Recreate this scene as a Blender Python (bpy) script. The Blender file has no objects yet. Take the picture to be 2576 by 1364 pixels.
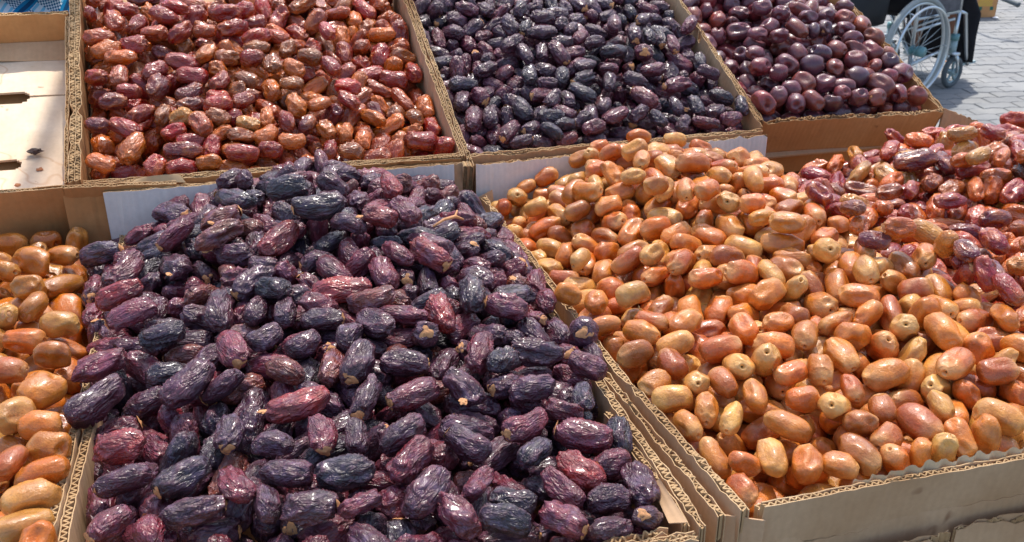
import bpy, math, random, zlib, base64
import numpy as np
from mathutils import Vector, Matrix, Quaternion, noise

random.seed(7)
scene = bpy.context.scene
COL = scene.collection

# ------------------------------------------------------------------ camera, world, sun, exposure
EYE = 1.55                                   # camera height in metres
cam_data = bpy.data.cameras.new("camera")
cam = bpy.data.objects.new("camera", cam_data)
COL.objects.link(cam)
cam.location = (0, 0, EYE)
cam.rotation_euler = (math.radians(90 - 25.11), 0, 0)
cam_data.sensor_width = 36.0
cam_data.lens = 36.0 * 2458.6 / 2576.0
cam_data.clip_start = 0.02
cam_data.clip_end = 400
cam_data.dof.use_dof = True
cam_data.dof.focus_distance = 0.85
cam_data.dof.aperture_fstop = 24.0
scene.camera = cam

SUN_EL, SUN_AZ = math.radians(64), math.radians(5)      # azimuth from +Y (straight ahead), to the right positive
world = bpy.data.worlds.new("World")
scene.world = world
world.use_nodes = True
wn = world.node_tree.nodes
wl = world.node_tree.links
wn.clear()
w_out = wn.new("ShaderNodeOutputWorld")
w_bg = wn.new("ShaderNodeBackground")
w_sky = wn.new("ShaderNodeTexSky")
w_sky.sky_type = 'NISHITA'
w_sky.sun_disc = False
w_sky.sun_elevation = SUN_EL
w_sky.sun_rotation = SUN_AZ
w_sky.dust_density = 2.5
w_sky.air_density = 1.0
w_bg.inputs["Strength"].default_value = 0.15
wl.new(w_sky.outputs[0], w_bg.inputs["Color"])
wl.new(w_bg.outputs[0], w_out.inputs["Surface"])

sun_data = bpy.data.lights.new("sun", 'SUN')
sun_data.energy = 3.2
sun_data.angle = math.radians(0.6)
sun_data.color = (1.0, 0.95, 0.88)
sun = bpy.data.objects.new("sun", sun_data)
COL.objects.link(sun)
sd = Vector((math.cos(SUN_EL) * math.sin(SUN_AZ), math.cos(SUN_EL) * math.cos(SUN_AZ), math.sin(SUN_EL)))
sun.rotation_euler = sd.to_track_quat('Z', 'Y').to_euler()
sun.location = (0, 0, 6)

scene.view_settings.view_transform = 'Standard'
scene.view_settings.look = 'None'
scene.view_settings.gamma = 1.0
scene.view_settings.exposure = 0.95
scene.view_settings.use_curve_mapping = False

# ------------------------------------------------------------------ frames of the two rows of cartons
c15, s15 = math.cos(math.radians(15)), math.sin(math.radians(15))
def F(u, v, h):                                # front row: level rims at z = EYE - .414
    return Vector((u * c15 - v * s15, u * s15 + v * c15, EYE - .414 + h))
FU, FV, FN = Vector((c15, s15, 0)), Vector((-s15, c15, 0)), Vector((0, 0, 1))
RU = Vector((0.9496472, 0.31249398, -0.02275329))
RV = Vector((-0.27825126, 0.87451051, 0.39725005))
RN = Vector((0.14403624, -0.37091626, 0.9174283))
def R(u, v, h):                                # rear row: tilted towards the customer
    return Vector((0, 0, EYE - .83)) + RU * u + RV * v + RN * h

# ------------------------------------------------------------------ helpers
def srgb(r, g, b, k=1.0):
    def c(x):
        x = x / 255.0
        return (x / 12.92 if x <= .04045 else ((x + .055) / 1.055) ** 2.4) * k
    return (c(r), c(g), c(b), 1.0)

def tag(o, label=None, cat=None, group=None, kind=None):
    if label: o["label"] = label
    if cat: o["category"] = cat
    if group: o["group"] = group
    if kind: o["kind"] = kind
    return o

def empty(name, loc=(0, 0, 0), rz=0.0):
    o = bpy.data.objects.new(name, None)
    COL.objects.link(o)
    o.location = loc
    o.rotation_euler = (0, 0, rz)
    o.empty_display_size = .02
    return o

def link(name, me, parent=None, mat=None):
    o = bpy.data.objects.new(name, me)
    COL.objects.link(o)
    if mat is not None:
        me.materials.append(mat)
    if parent is not None:
        o.parent = parent
        loc, rz = parent.location, parent.rotation_euler[2]
    return o

class MB:
    """collects vertices and faces (with optional uv) and links them as one mesh"""
    def __init__(s):
        s.v = []; s.f = []; s.uv = []; s.mi = []
    def add(s, vs, fs, uvs=None, mi=0):
        b = len(s.v)
        s.v += [tuple(x) for x in vs]
        s.uv += (list(uvs) if uvs is not None else [(x[0], x[1]) for x in vs])
        s.f += [tuple(b + i for i in q) for q in fs]
        s.mi += [mi] * len(fs)
        return b
    def box(s, c, x, y, z, hx, hy, hz, mi=0):
        c = Vector(c); x = Vector(x).normalized() * hx; y = Vector(y).normalized() * hy; z = Vector(z).normalized() * hz
        vs = [c + x * a + y * b + z * d for d in (-1, 1) for b in (-1, 1) for a in (-1, 1)]
        s.add(vs, [(0, 2, 3, 1), (4, 5, 7, 6), (0, 1, 5, 4), (2, 6, 7, 3), (0, 4, 6, 2), (1, 3, 7, 5)], None, mi)
    def tube(s, pts, r, n=10, closed=False, mi=0):
        pts = [Vector(p) for p in pts]; m = len(pts); vs = []; prev = None
        rr = r if isinstance(r, (list, tuple)) else [r] * m
        for i, p in enumerate(pts):
            if closed: t = pts[(i + 1) % m] - pts[i - 1]
            else: t = pts[min(i + 1, m - 1)] - pts[max(i - 1, 0)]
            t.normalize()
            if prev is None:
                a = Vector((0, 0, 1)) if abs(t.z) < .9 else Vector((1, 0, 0))
                x = t.cross(a).normalized()
            else:
                x = (prev - t * prev.dot(t)).normalized()
            prev = x; y = t.cross(x)
            for k in range(n):
                an = 2 * math.pi * k / n
                vs.append(p + (x * math.cos(an) + y * math.sin(an)) * rr[i])
        fs = []
        for i in range(m if closed else m - 1):
            j = (i + 1) % m
            for k in range(n):
                fs.append((i * n + k, i * n + (k + 1) % n, j * n + (k + 1) % n, j * n + k))
        if not closed:
            fs.append(tuple(range(n - 1, -1, -1))); fs.append(tuple((m - 1) * n + k for k in range(n)))
        s.add(vs, fs, None, mi)
    def build(s, name, mats, parent=None, smooth=False):
        me = bpy.data.meshes.new(name)
        me.from_pydata(s.v, [], s.f)
        uvl = me.uv_layers.new(name="uv")
        li = np.zeros(len(me.loops), dtype=np.int32); me.loops.foreach_get("vertex_index", li)
        uvl.data.foreach_set("uv", np.array(s.uv, dtype=np.float32)[li].ravel())
        if not isinstance(mats, (list, tuple)): mats = [mats]
        for m in mats: me.materials.append(m)
        me.polygons.foreach_set("material_index", np.array(s.mi, dtype=np.int32))
        me.polygons.foreach_set("use_smooth", np.full(len(s.f), smooth))
        me.update()
        return link(name, me, parent)

def torus_pts(c, ax, R0, n):
    c = Vector(c); ax = Vector(ax).normalized()
    x = ax.cross(Vector((0, 0, 1))).normalized(); y = ax.cross(x)
    return [c + (x * math.cos(2 * math.pi * k / n) + y * math.sin(2 * math.pi * k / n)) * R0 for k in range(n)]

# ------------------------------------------------------------------ materials
class NT:
    def __init__(s, name):
        s.m = bpy.data.materials.new(name); s.m.use_nodes = True
        s.n = s.m.node_tree.nodes; s.l = s.m.node_tree.links
        s.b = s.n["Principled BSDF"]
    def node(s, t, **kw):
        n = s.n.new(t)
        for k, v in kw.items():
            if k.startswith("_"): setattr(n, k[1:], v)
            else: n.inputs[k].default_value = v
        return n
    def noise(s, vec, scale, detail=4, rough=.55, dist=0):
        n = s.node("ShaderNodeTexNoise", Scale=scale, Detail=detail, Roughness=rough, Distortion=dist)
        if vec is not None: s.l.new(vec, n.inputs["Vector"])
        return n.outputs["Fac"]
    def ramp(s, fac, stops):
        r = s.node("ShaderNodeValToRGB"); s.l.new(fac, r.inputs[0])
        e = r.color_ramp.elements
        while len(e) < len(stops): e.new(.5)
        for k, (p, c) in enumerate(stops):
            e[k].position = p; e[k].color = c if len(c) == 4 else (*c, 1)
        return r.outputs[0]
    def mix(s, fac, a, b, mode='MIX'):
        n = s.node("ShaderNodeMix", _data_type='RGBA', _blend_type=mode)
        for sock, val in ((0, fac), (6, a), (7, b)):
            if isinstance(val, (int, float)): n.inputs[sock].default_value = val
            elif isinstance(val, tuple): n.inputs[sock].default_value = val
            else: s.l.new(val, n.inputs[sock])
        return n.outputs[2]
    def math(s, op, a, b=None, clamp=False):
        n = s.node("ShaderNodeMath", _operation=op, _use_clamp=clamp)
        for k, val in enumerate((a, b)):
            if val is None: continue
            if isinstance(val, (int, float)): n.inputs[k].default_value = val
            else: s.l.new(val, n.inputs[k])
        return n.outputs[0]
    def map(s, v, a, b, c, d):
        n = s.node("ShaderNodeMapRange"); s.l.new(v, n.inputs[0])
        for k, x in enumerate((a, b, c, d)): n.inputs[k + 1].default_value = x
        return n.outputs[0]
    def bump(s, h, strength, dist):
        n = s.node("ShaderNodeBump", Strength=strength, Distance=dist); s.l.new(h, n.inputs["Height"])
        s.l.new(n.outputs[0], s.b.inputs["Normal"]); return n
    def geo(s): return s.node("ShaderNodeNewGeometry").outputs["Position"]
    def set(s, **kw):
        for k, v in kw.items():
            k = k.replace("_", " ")
            if isinstance(v, (int, float, tuple)): s.b.inputs[k].default_value = v
            else: s.l.new(v, s.b.inputs[k])
        return s.m

def card_mat(name, col, dark, flute=.4, stain=.6, rough=.85, pitch=.0066):
    t = NT(name); p = t.geo()
    uv = t.node("ShaderNodeUVMap", _uv_map="uv").outputs[0]
    big = t.noise(p, 9, 5, .6); fine = t.noise(p, 160, 4, .7); fib = t.noise(p, 45, 6, .7, .8)
    base = t.ramp(big, [(.30, dark), (.62, col)])
    base = t.mix(t.map(fine, .3, .75, 0, .22), base, tuple(x * .55 for x in dark[:3]) + (1,))
    spots = t.map(t.noise(p, 38, 2, .5), .70, .76, 0, stain)
    base = t.mix(spots, base, srgb(108, 62, 34))
    if 'pale' in name:
        ring = t.math('ABSOLUTE', t.math('SUBTRACT', t.noise(p, 11, 2, .5), .56))
        base = t.mix(t.map(ring, 0, .012, .45, 0), base, srgb(176, 128, 88))
        base = t.mix(t.map(t.noise(p, 7, 3, .6), .52, .72, 0, .55), base, srgb(204, 170, 136))
        base = t.mix(t.map(t.noise(p, 90, 3, .7), .68, .74, 0, .6), base, srgb(150, 104, 72))
    sep = t.node("ShaderNodeSeparateXYZ"); t.l.new(uv, sep.inputs[0])
    ph = t.math('MULTIPLY', sep.outputs[0], 2 * math.pi / pitch)
    wav = t.math('SINE', t.math('ADD', ph, t.math('MULTIPLY', fib, 1.6)))
    base = t.mix(t.map(wav, -1, 1, .10 * flute, 0), base, tuple(x * .4 for x in dark[:3]) + (1,))
    h = t.math('ADD', t.math('MULTIPLY', wav, .5 * flute), t.math('MULTIPLY', fib, .8))
    t.bump(h, .55, .0007)
    return t.set(Base_Color=base, Roughness=rough, Specular_IOR_Level=.25)

M = {}
M['card'] = card_mat("cardboard_brown", srgb(208, 172, 134), srgb(186, 146, 106))
M['card_warm'] = card_mat("cardboard_orange_brown", srgb(202, 152, 100), srgb(178, 124, 74), .3)
M['card_pale'] = card_mat("cardboard_pale_floor", srgb(224, 204, 178), srgb(200, 172, 140), .15, .8)
M['card_white'] = card_mat("cardboard_white_lined", srgb(234, 230, 222), srgb(214, 208, 198), .35, .10)
M['card_edge'] = card_mat("cardboard_cut_edge", srgb(206, 174, 132), srgb(166, 128, 88), .1, .1)
M['card_flute'] = card_mat("cardboard_flute", srgb(196, 162, 118), srgb(156, 120, 80), .0, .1)
M['card_grey'] = card_mat("cardboard_torn_grey", srgb(226, 206, 172), srgb(196, 168, 128), .0, .1)

def simple(name, col, rough=.5, metal=0.0, var=.25, scale=30, bump=.2, bd=.001, **kw):
    t = NT(name); p = t.geo(); n = t.noise(p, scale, 5, .6)
    base = t.mix(t.map(n, .3, .7, var, 0), col, tuple(x * .45 for x in col[:3]) + (1,))
    t.bump(t.noise(p, scale * 4, 4, .6), bump, bd)
    t.set(Base_Color=base, Roughness=t.map(n, .3, .7, min(1, rough + .1), rough), Metallic=metal, **kw)
    return t.m
M['steel'] = simple("brushed_steel", srgb(206, 214, 218), .28, .9, .2, 25, .05)
M['plastic_grey'] = simple("grey_plastic", srgb(150, 172, 176), .4, 0, .2, 20, .05)
M['plastic_teal'] = simple("teal_grey_plastic", srgb(96, 140, 144), .35, 0, .2, 20, .05)
M['rubber_grey'] = simple("grey_rubber_tyre", srgb(150, 156, 154), .7, 0, .25, 40, .2)
M['rubber_dark'] = simple("dark_rubber", srgb(84, 92, 96), .7, 0, .3, 40, .2)
M['black_vinyl'] = simple("black_vinyl", srgb(14, 17, 24), .5, 0, .3, 14, .25, .004)
M['black_cloth'] = simple("black_cloth", srgb(20, 19, 26), .85, 0, .3, 20, .4, .004)
M['patterned'] = simple("grey_mottled_cloth", srgb(104, 102, 106), .8, 0, .9, 22, .3, .002)
M['skin'] = simple("skin", srgb(150, 102, 78), .55, 0, .15, 40, .1)
M['wood'] = simple("table_wood", srgb(120, 92, 64), .7, 0, .4, 12, .3)
M['shoe'] = simple("brown_leather", srgb(120, 84, 66), .5, 0, .3, 30, .2)
M['calyx'] = simple("dry_calyx", srgb(222, 158, 104), .7, 0, .6, 420, .5, .0006)
M['litter_leaf'] = simple("dry_leaf_scrap", srgb(170, 110, 70), .8)
M['paper'] = simple("white_paper_scrap", srgb(240, 240, 240), .8, 0, .05)
M['joint'] = simple("joint_sand", srgb(84, 84, 82), .95, 0, .4, 40, .6, .004)
M['scrap'] = simple("dark_date_skin", srgb(66, 40, 28), .5, 0, .5, 200, .6, .001)

# concrete pavers
t = NT("concrete_paver"); p = t.geo(); oi = t.node("ShaderNodeObjectInfo")
n1 = t.noise(p, 3.2, 5, .6); n2 = t.noise(p, 60, 5, .7)
b = t.ramp(n1, [(.3, srgb(108, 109, 109)), (.65, srgb(132, 132, 130))])
b = t.mix(t.map(oi.outputs["Random"], 0, 1, 0, .30), b, srgb(112, 117, 122))
b = t.mix(t.map(n2, .55, .8, 0, .4), b, srgb(88, 90, 92))
b = t.mix(t.map(t.noise(p, 1.1, 4, .6), .5, .7, 0, .35), b, srgb(104, 104, 102))
t.bump(n2, .5, .003)
M['paver'] = t.set(Base_Color=b, Roughness=.85, Specular_IOR_Level=.3)

# ------------------------------------------------------------------ ground
g = MB()
g.add([(-60, -30, -.012), (90, -30, -.012), (90, 160, -.012), (-60, 160, -.012)], [(0, 1, 2, 3)])
ground = tag(g.build("ground", M['joint']), kind="structure")
pav = tag(empty("pavement"), kind="structure")

PL, PW, ZZ, GAP, TH = .226, .113, .015, .006, .05
def paver_mesh():
    xs = [0, .25, .5, .75, 1.0]
    lo = [((x - .5) * PL * (1 - GAP / PL) , -PW / 2 + GAP / 2 + (ZZ if k % 2 else -ZZ) * .5) for k, x in enumerate(xs)]
    hi = [((x - .5) * PL * (1 - GAP / PL), PW / 2 - GAP / 2 + (ZZ if k % 2 else -ZZ) * .5) for k, x in enumerate(xs)]
    out = lo + hi[::-1]; n = len(out); cx = 0
    top = [(x * .975, y * .955 if abs(y) > 0 else y, 0) for x, y in out]
    mid = [(x, y, -.004) for x, y in out]
    bot = [(x, y, -.011) for x, y in out]
    vs = top + mid + bot
    fs = [tuple(range(n))] + [(k, n + k, n + (k + 1) % n, (k + 1) % n) for k in range(n)] + [(n + k, 2 * n + k, 2 * n + (k + 1) % n, n + (k + 1) % n) for k in range(n)]
    me = bpy.data.meshes.new("paver"); me.from_pydata(vs, [], fs); me.materials.append(M['paver'])
    me.polygons.foreach_set("use_smooth", np.zeros(len(fs), dtype=bool)); me.update()
    return me
pm = paver_mesh()
PYAW = math.radians(7)
cands = []
pc, ps_ = math.cos(PYAW), math.sin(PYAW)
for j in range(-30, 130):
    for i in range(-60, 60):
        lx = (i + (.5 if j % 2 else 0)) * PL; ly = j * PW
        x = 3.2 + lx * pc - ly * ps_; y = 4.5 + lx * ps_ + ly * pc
        if y < 2 or y > 16: continue
        depth = y * .9055 + EYE * .4244
        px = 1288 + 2458.6 * x / depth; py = 682 - 2458.6 * (y * .4244 - EYE * .9055) / depth
        if 2050 < px < 2700 and -120 < py < 420:
            cands.append((not (2150 < px < 2600 and -10 < py < 350), depth, x, y))
cands.sort()
rng = random.Random(3)
rest = []
for k, (_, d, x, y) in enumerate(cands):
    z = rng.uniform(-.0016, .0016); a = PYAW + rng.uniform(-.012, .012)
    if k < 300:
        o = bpy.data.objects.new("paver", pm); COL.objects.link(o); o.parent = pav
        o.location = (x, y, z); o.rotation_euler = (rng.uniform(-.008, .008), rng.uniform(-.008, .008), a)
    else:
        rest.append((x, y, z, a))
mb = MB()
pv = [v.co.copy() for v in pm.vertices]; pf = [tuple(q.vertices) for q in pm.polygons]
for x, y, z, a in rest:
    ca, sa = math.cos(a), math.sin(a)
    mb.add([(x + v.x * ca - v.y * sa, y + v.x * sa + v.y * ca, z + v.z) for v in pv], pf)
if rest:
    tag(mb.build("distant_pavers", M['paver'], pav), kind="stuff")
print("pavers", len(cands))
# plain paving under and around the stall, one step below the paver tops
g = MB(); g.add([(-60, -30, -.008), (90, -30, -.008), (90, 160, -.008), (-60, 160, -.008)], [(0, 1, 2, 3)])

# ------------------------------------------------------------------ corrugated board
def wall(name, parent, A, B, up, height, t=.0055, layers=1, mats=('card', 'card_edge'), ragged=.0012, pitch=.0052,
         hB=None, bow=0.0, seg=None, tears=(), lean=0.0, seed=0, flute_drop=.0001):
    """a board standing between top corners A and B: liner sheets, with the zigzag flute between them open at the top"""
    A = Vector(A); B = Vector(B); up = Vector(up).normalized()
    d = (B - A); Ln = d.length; d.normalize(); n = d.cross(up).normalized()
    hB = height if hB is None else hB
    seg = seg or max(6, int(Ln / .006))
    rs = random.Random(seed * 31 + 5)
    offs = rs.uniform(0, 50)
    def top(s_, li):
        j = noise.noise(Vector((s_ * 90 + offs, li * 3.7, 0))) * ragged * 1.2 + noise.noise(Vector((s_ * 330 + offs, li * 9.1, 5))) * ragged * 1.2 - max(0.0, noise.noise(Vector((s_ * 17 + offs, li * 1.3, 8))) - .25) * ragged * 5
        for (a, b_, dep) in tears:
            if a < s_ / Ln < b_:
                j -= dep * (.55 + .45 * abs(noise.noise(Vector((s_ * 120, li * 5.0, offs)))))
        return j
    def off(s_): return n * (bow * math.sin(math.pi * s_ / Ln) + noise.noise(Vector((s_ * 9 + offs, 2, 1))) * .0016)
    lt = .0008
    main = MB()
    for li in range(layers + 1):
        o = -t / 2 + t * li / layers
        for sgn, oo in ((1, o - lt / 2), (-1, o + lt / 2)):
            pass
        vs = []; uvs = []
        for k in range(seg + 1):
            s_ = Ln * k / seg; hh = height + (hB - height) * k / seg
            p = A + d * s_ + off(s_); tj = top(s_, li)
            wig = noise.noise(Vector((s_ * 140 + offs, li * 2.0, 9))) * .0011
            wig -= o * max(0.0, noise.noise(Vector((s_ * 34 + offs, 3.0, 1))) * 1.6 - .25)
            for q in (o - lt / 2, o + lt / 2):
                vs.append(p + n * (q + wig) + up * tj); uvs.append((s_, 0))
                vs.append(p + n * (q + lean) - up * hh); uvs.append((s_, -hh))
        fs = []; mi = []
        for k in range(seg):
            a = 4 * k; b_ = a + 4
            fs += [(a, b_, b_ + 1, a + 1), (a + 2, a + 3, b_ + 3, b_ + 2), (a, a + 2, b_ + 2, b_), (a + 1, b_ + 1, b_ + 3, a + 3)]
            mi += [0 if li in (0, layers) else 1, 0 if li in (0, layers) else 1, 1, 1]
        fs += [(0, 1, 3, 2), (4 * seg, 4 * seg + 2, 4 * seg + 3, 4 * seg + 1)]; mi += [1, 1]
        b0 = len(main.f)
        # which face sees which side: li 0 is the -n side
        main.add(vs, fs, uvs)
        main.mi[b0:] = mi
    mm = [M[mats[0]], M[mats[1]]]
    if len(mats) > 2:                         # other side has its own lining
        mm.append(M[mats[2]])
        main.mi = [2 if (m_ == 0 and k >= len(main.f) * layers // (layers + 1)) else m_ for k, m_ in enumerate(main.mi)]
    w = main.build(name, mm, parent)
    fl = MB()
    for li in range(layers):
        o0 = -t / 2 + t * li / layers + lt; o1 = -t / 2 + t * (li + 1) / layers - lt
        m = int(Ln / pitch * 4); vs = []; uvs = []
        for k in range(m + 1):
            s_ = Ln * k / m; hh = height + (hB - height) * k / m
            s_ = min(Ln, max(0, s_ + noise.noise(Vector((s_ * 60 + offs, 6.0, 2))) * .0022))
            ph = k % 4; q = (o0 if ph == 0 else o1 if ph == 2 else (o0 + o1) / 2)
            if ph in (0, 2): pass
            q -= q * max(0.0, noise.noise(Vector((s_ * 34 + offs, 3.0, 1))) * 1.6 - .25)
            p = A + d * s_ + off(s_) + n * q
            tj = top(s_, li + .5) - flute_drop
            e_ = d * .0007
            vs += [p + up * tj - e_, p + up * tj + e_, p + e_ - up * min(hh, .02), p - e_ - up * min(hh, .02)]; uvs += [(s_, 0), (s_, 0), (s_, -.02), (s_, -.02)]
        fl.add(vs, [q for k in range(m) for a in (4 * k,) for q in ((a, a + 1, a + 5, a + 4), (a + 1, a + 2, a + 6, a + 5), (a + 3, a, a + 4, a + 7))], uvs)
    fl.build("fluting", M['card_flute'], w, smooth=False)
    return w

def sheet(name, parent, corners, nu, nv, mat, t=.003, wob=.0015, seed=0, hole=None, bend=None):
    """board lying between four corners (a b c d), with thickness along its normal; hole(s, r) -> True leaves a cell out"""
    a, b, c, d = [Vector(x) for x in corners]
    nrm = (b - a).cross(d - a).normalized()
    mb = MB(); vs = []; uvs = []
    for lay in (0, 1):
        for j in range(nv + 1):
            for i in range(nu + 1):
                s_, r_ = i / nu, j / nv
                p = (a * (1 - s_) + b * s_) * (1 - r_) + (d * (1 - s_) + c * s_) * r_
                p = p + nrm * (noise.noise(p * 14 + Vector((seed, 0, 0))) * wob - lay * t)
                if bend: p = p + nrm * bend(s_, r_)
                vs.append(p); uvs.append((s_ * (b - a).length, r_ * (d - a).length))
    W = (nu + 1); off = W * (nv + 1); fs = []; cells = set()
    for j in range(nv):
        for i in range(nu):
            if hole and hole((i + .5) / nu, (j + .5) / nv): continue
            cells.add((i, j))
    for (i, j) in cells:
        q = (j * W + i, j * W + i + 1, (j + 1) * W + i + 1, (j + 1) * W + i)
        fs.append(q); fs.append(tuple(off + x for x in q[::-1]))
        for (di, dj, e0, e1) in ((0, -1, 0, 1), (1, 0, 1, 2), (0, 1, 2, 3), (-1, 0, 3, 0)):
            if (i + di, j + dj) not in cells:
                fs.append((q[e0], off + q[e0], off + q[e1], q[e1]))
    mb.add(vs, fs, uvs)
    return mb.build(name, mat, parent)

# ------------------------------------------------------------------ stall table and the cartons that carry the trays
def slab(mb, fr, u0, u1, v0, v1, z0, z1):
    """upright block between two rectangle outlines on a frame"""
    b_ = [fr(u0, v0, z0), fr(u1, v0, z0), fr(u1, v1, z0), fr(u0, v1, z0)]
    t_ = [fr(u0, v0, z1), fr(u1, v0, z1), fr(u1, v1, z1), fr(u0, v1, z1)]
    mb.add(b_ + t_, [(3, 2, 1, 0), (4, 5, 6, 7), (0, 1, 5, 4), (1, 2, 6, 5), (2, 3, 7, 6), (3, 0, 4, 7)])

table = tag(empty("stall_table", F(.2, .9, 0)), "wooden stall table under the date cartons", "table")
table.location = (0, 0, 0)
mb = MB(); slab(mb, F, -.75, 1.25, .44, 1.55, -.40, -.36); mb.build("table_top", M['wood'], table)
for u in (-.70, 1.18):
    for v in (.50, 1.5):
        mb = MB(); slab(mb, F, u - .025, u + .025, v - .025, v + .025, -(EYE - .414), -.40); mb.build("leg", M['wood'], table)
SUP = [(-.60, -.16, .47, 1.05), (-.145, .235, .47, 1.05), (.262, .60, .482, 1.05), (.62, 1.10, .52, 1.05)]
SUPL = ["plain carton carrying the orange brown dates tray", "plain carton carrying the large black dates tray",
        "torn brown carton carrying the amber dates tray", "plain carton carrying the red dates tray"]
sup_objs = []
for (a, b_, c_, d_), lb in zip(SUP, SUPL):
    mb = MB(); slab(mb, F, a, b_, c_, d_, -.36, -.125)
    o = mb.build("support_carton", M['card'])
    tag(o, lb, "carton", "cartons stacked under the date trays"); sup_objs.append(o)
# wedge of boards that props the rear row
mb = MB()
vs = [F(-.58, 1.14, -.36), F(1.02, 1.14, -.36), F(1.02, 1.52, -.36), F(-.58, 1.52, -.36),
      R(-.55, 1.24, -.085), R(.97, 1.24, -.085), R(.97, 1.66, -.085), R(-.55, 1.66, -.085)]
mb.add(vs, [(3, 2, 1, 0), (4, 5, 6, 7), (0, 1, 5, 4), (1, 2, 6, 5), (2, 3, 7, 6), (3, 0, 4, 7)])
tag(mb.build("display_stand", M['wood']), "sloping wooden stand propping up the rear row of cartons", "stand")

# ------------------------------------------------------------------ rear row of cartons
FL = -.058
def rear_box(label, u0, u1, v1=1.72, floor_mat='card'):
    b_ = tag(empty("date_carton", (0, 0, 0)), label, "carton", "open cartons of dates on the stall")
    sheet("floor", b_, [R(u0, 1.185, FL), R(u1, 1.185, FL), R(u1, v1, FL), R(u0, v1, FL)], 20, 20, M[floor_mat], seed=u0 * 10)
    return b_
B_tl = rear_box("rear carton of reddish brown dates beside the empty tray", -.138, .279)
B_tm = rear_box("middle rear carton of wrinkled black dates behind the amber heap", .291, .695)
B_tr = rear_box("right rear carton of round purple dates nearest the wheelchair", .708, .983)
# left wall of the red brown box: two flutes wide, pale and ragged
wall("side_wall", B_tl, R(-.1455, 1.180, .002), R(-.1470, 1.74, .003), RN, .06, t=.0120, layers=2, ragged=.0022, pitch=.0044,
     mats=('card_warm', 'card_edge'), seed=1)
wall("side_wall", B_tl, R(.2815, 1.172, .001), R(.2835, 1.74, .003), RN, .058, t=.0045, ragged=.0016, seed=2)
wall("side_wall", B_tm, R(.2885, 1.166, .001), R(.2905, 1.74, .004), RN, .060, t=.0048, ragged=.0018, seed=3, tears=((.0, .02, .004),))
wall("side_wall", B_tm, R(.6980, 1.186, -.002), R(.6985, 1.40, .004), RN, .058, t=.0048, ragged=.0016, seed=4, tears=((.92, 1.0, .02),))
wall("side_wall", B_tr, R(.7045, 1.200, -.003), R(.7040, 1.74, .000), RN, .056, t=.0045, ragged=.0016, seed=5)
wall("side_wall", B_tr, R(.9905, 1.192, .000), R(.9905, 1.74, .000), RN, .060, t=.0085, layers=2, ragged=.0020, pitch=.0044,
     mats=('card_warm', 'card_edge'), seed=6)
# front walls
wall("front_wall", B_tl, R(-.139, 1.1815, -.003), R(.279, 1.1745, .000), RN, .110, t=.0075, layers=2, ragged=.0012, pitch=.0048,
     mats=('card_warm', 'card_edge'), seed=8)
wall("front_wall", B_tm, R(.292, 1.1735, .000), R(.695, 1.1800, -.003), RN, .060, t=.0045, ragged=.0016, pitch=.0048, seed=9)
wall("front_wall", B_tr, R(.707, 1.1985, -.004), R(.990, 1.1880, .000), RN, .095, t=.0060, ragged=.0030, pitch=.0048,
     mats=('card_warm', 'card_edge'), seed=10, hB=.095, tears=((.0, .06, .004), (.55, .62, .003)))
# flap running out to the right of the purple box
wall("flap", B_tr, R(.992, 1.1895, .001), R(1.040, 1.160, -.006), (RN + RV * .35).normalized(), .034, t=.007, layers=2, ragged=.0035, seed=11,
     mats=('card', 'card_edge'), hB=.012)
# front corner post of the wall between the red brown and the black box, seen end-on
for q in (-.0035, .0035):
    wall("corner_edge", B_tm, R(.2850 + q, 1.1655, -.001), R(.2862 + q, 1.160, -.052), (RV).normalized(), .010, t=.0055, ragged=.0022, seed=12 + int(q * 1000), pitch=.005)

# ------------------------------------------------------------------ cloth awning over the stall: its shade ends across the empty tray
t = NT("awning_cloth"); p = t.geo()
wv_ = t.noise(p, 60, 3, .6)
t.bump(wv_, .3, .002)
cl_ = t.mix(wv_, srgb(238, 234, 224), srgb(226, 220, 206))
t.set(Base_Color=cl_, Roughness=.9, Specular_IOR_Level=.1)
tr_ = t.node("ShaderNodeBsdfTranslucent"); t.l.new(cl_, tr_.inputs["Color"])
mx_ = t.node("ShaderNodeMixShader"); mx_.inputs[0].default_value = .85
t.l.new(t.b.outputs[0], mx_.inputs[1]); t.l.new(tr_.outputs[0], mx_.inputs[2]); tp_ = t.node("ShaderNodeBsdfTransparent"); my_ = t.node("ShaderNodeMixShader"); my_.inputs[0].default_value = .74   # open weave of the net
t.l.new(mx_.outputs[0], my_.inputs[1]); t.l.new(tp_.outputs[0], my_.inputs[2]); t.l.new(my_.outputs[0], t.n["Material Output"].inputs["Surface"])
M['awning'] = t.m
AZ = 3.05
def lift(q): return q + sd * ((AZ - q.z) / sd.z)
e0, e1 = lift(R(-.157, 1.470, -.05)), lift(R(-.2140, 1.200, -.05))
ed = (e1 - e0).normalized()
back_l, front_l = e0 - ed * .45, e1 + ed * 1.15
awn = tag(empty("market_awning"), "cream shade net on four poles above the date stall", "awning")
back_r = Vector((1.75, back_l.y + .10, AZ)); front_r = Vector((1.75, front_l.y, AZ))
sheet("awning_cloth", awn, [front_l, front_r, back_r, back_l], 24, 16, M['awning'], t=.002, wob=.0, bend=lambda a, b: .05 * math.sin(math.pi * a) * math.sin(math.pi * b))
for a_, b_ in ((front_l, front_r), (back_l, back_r), (front_l, back_l), (front_r, back_r)):
    mb = MB(); mb.tube([a_ - Vector((0, 0, .014)), b_ - Vector((0, 0, .014))], .012, 8); mb.build("edge_bar", M['steel'], awn, True)
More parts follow.
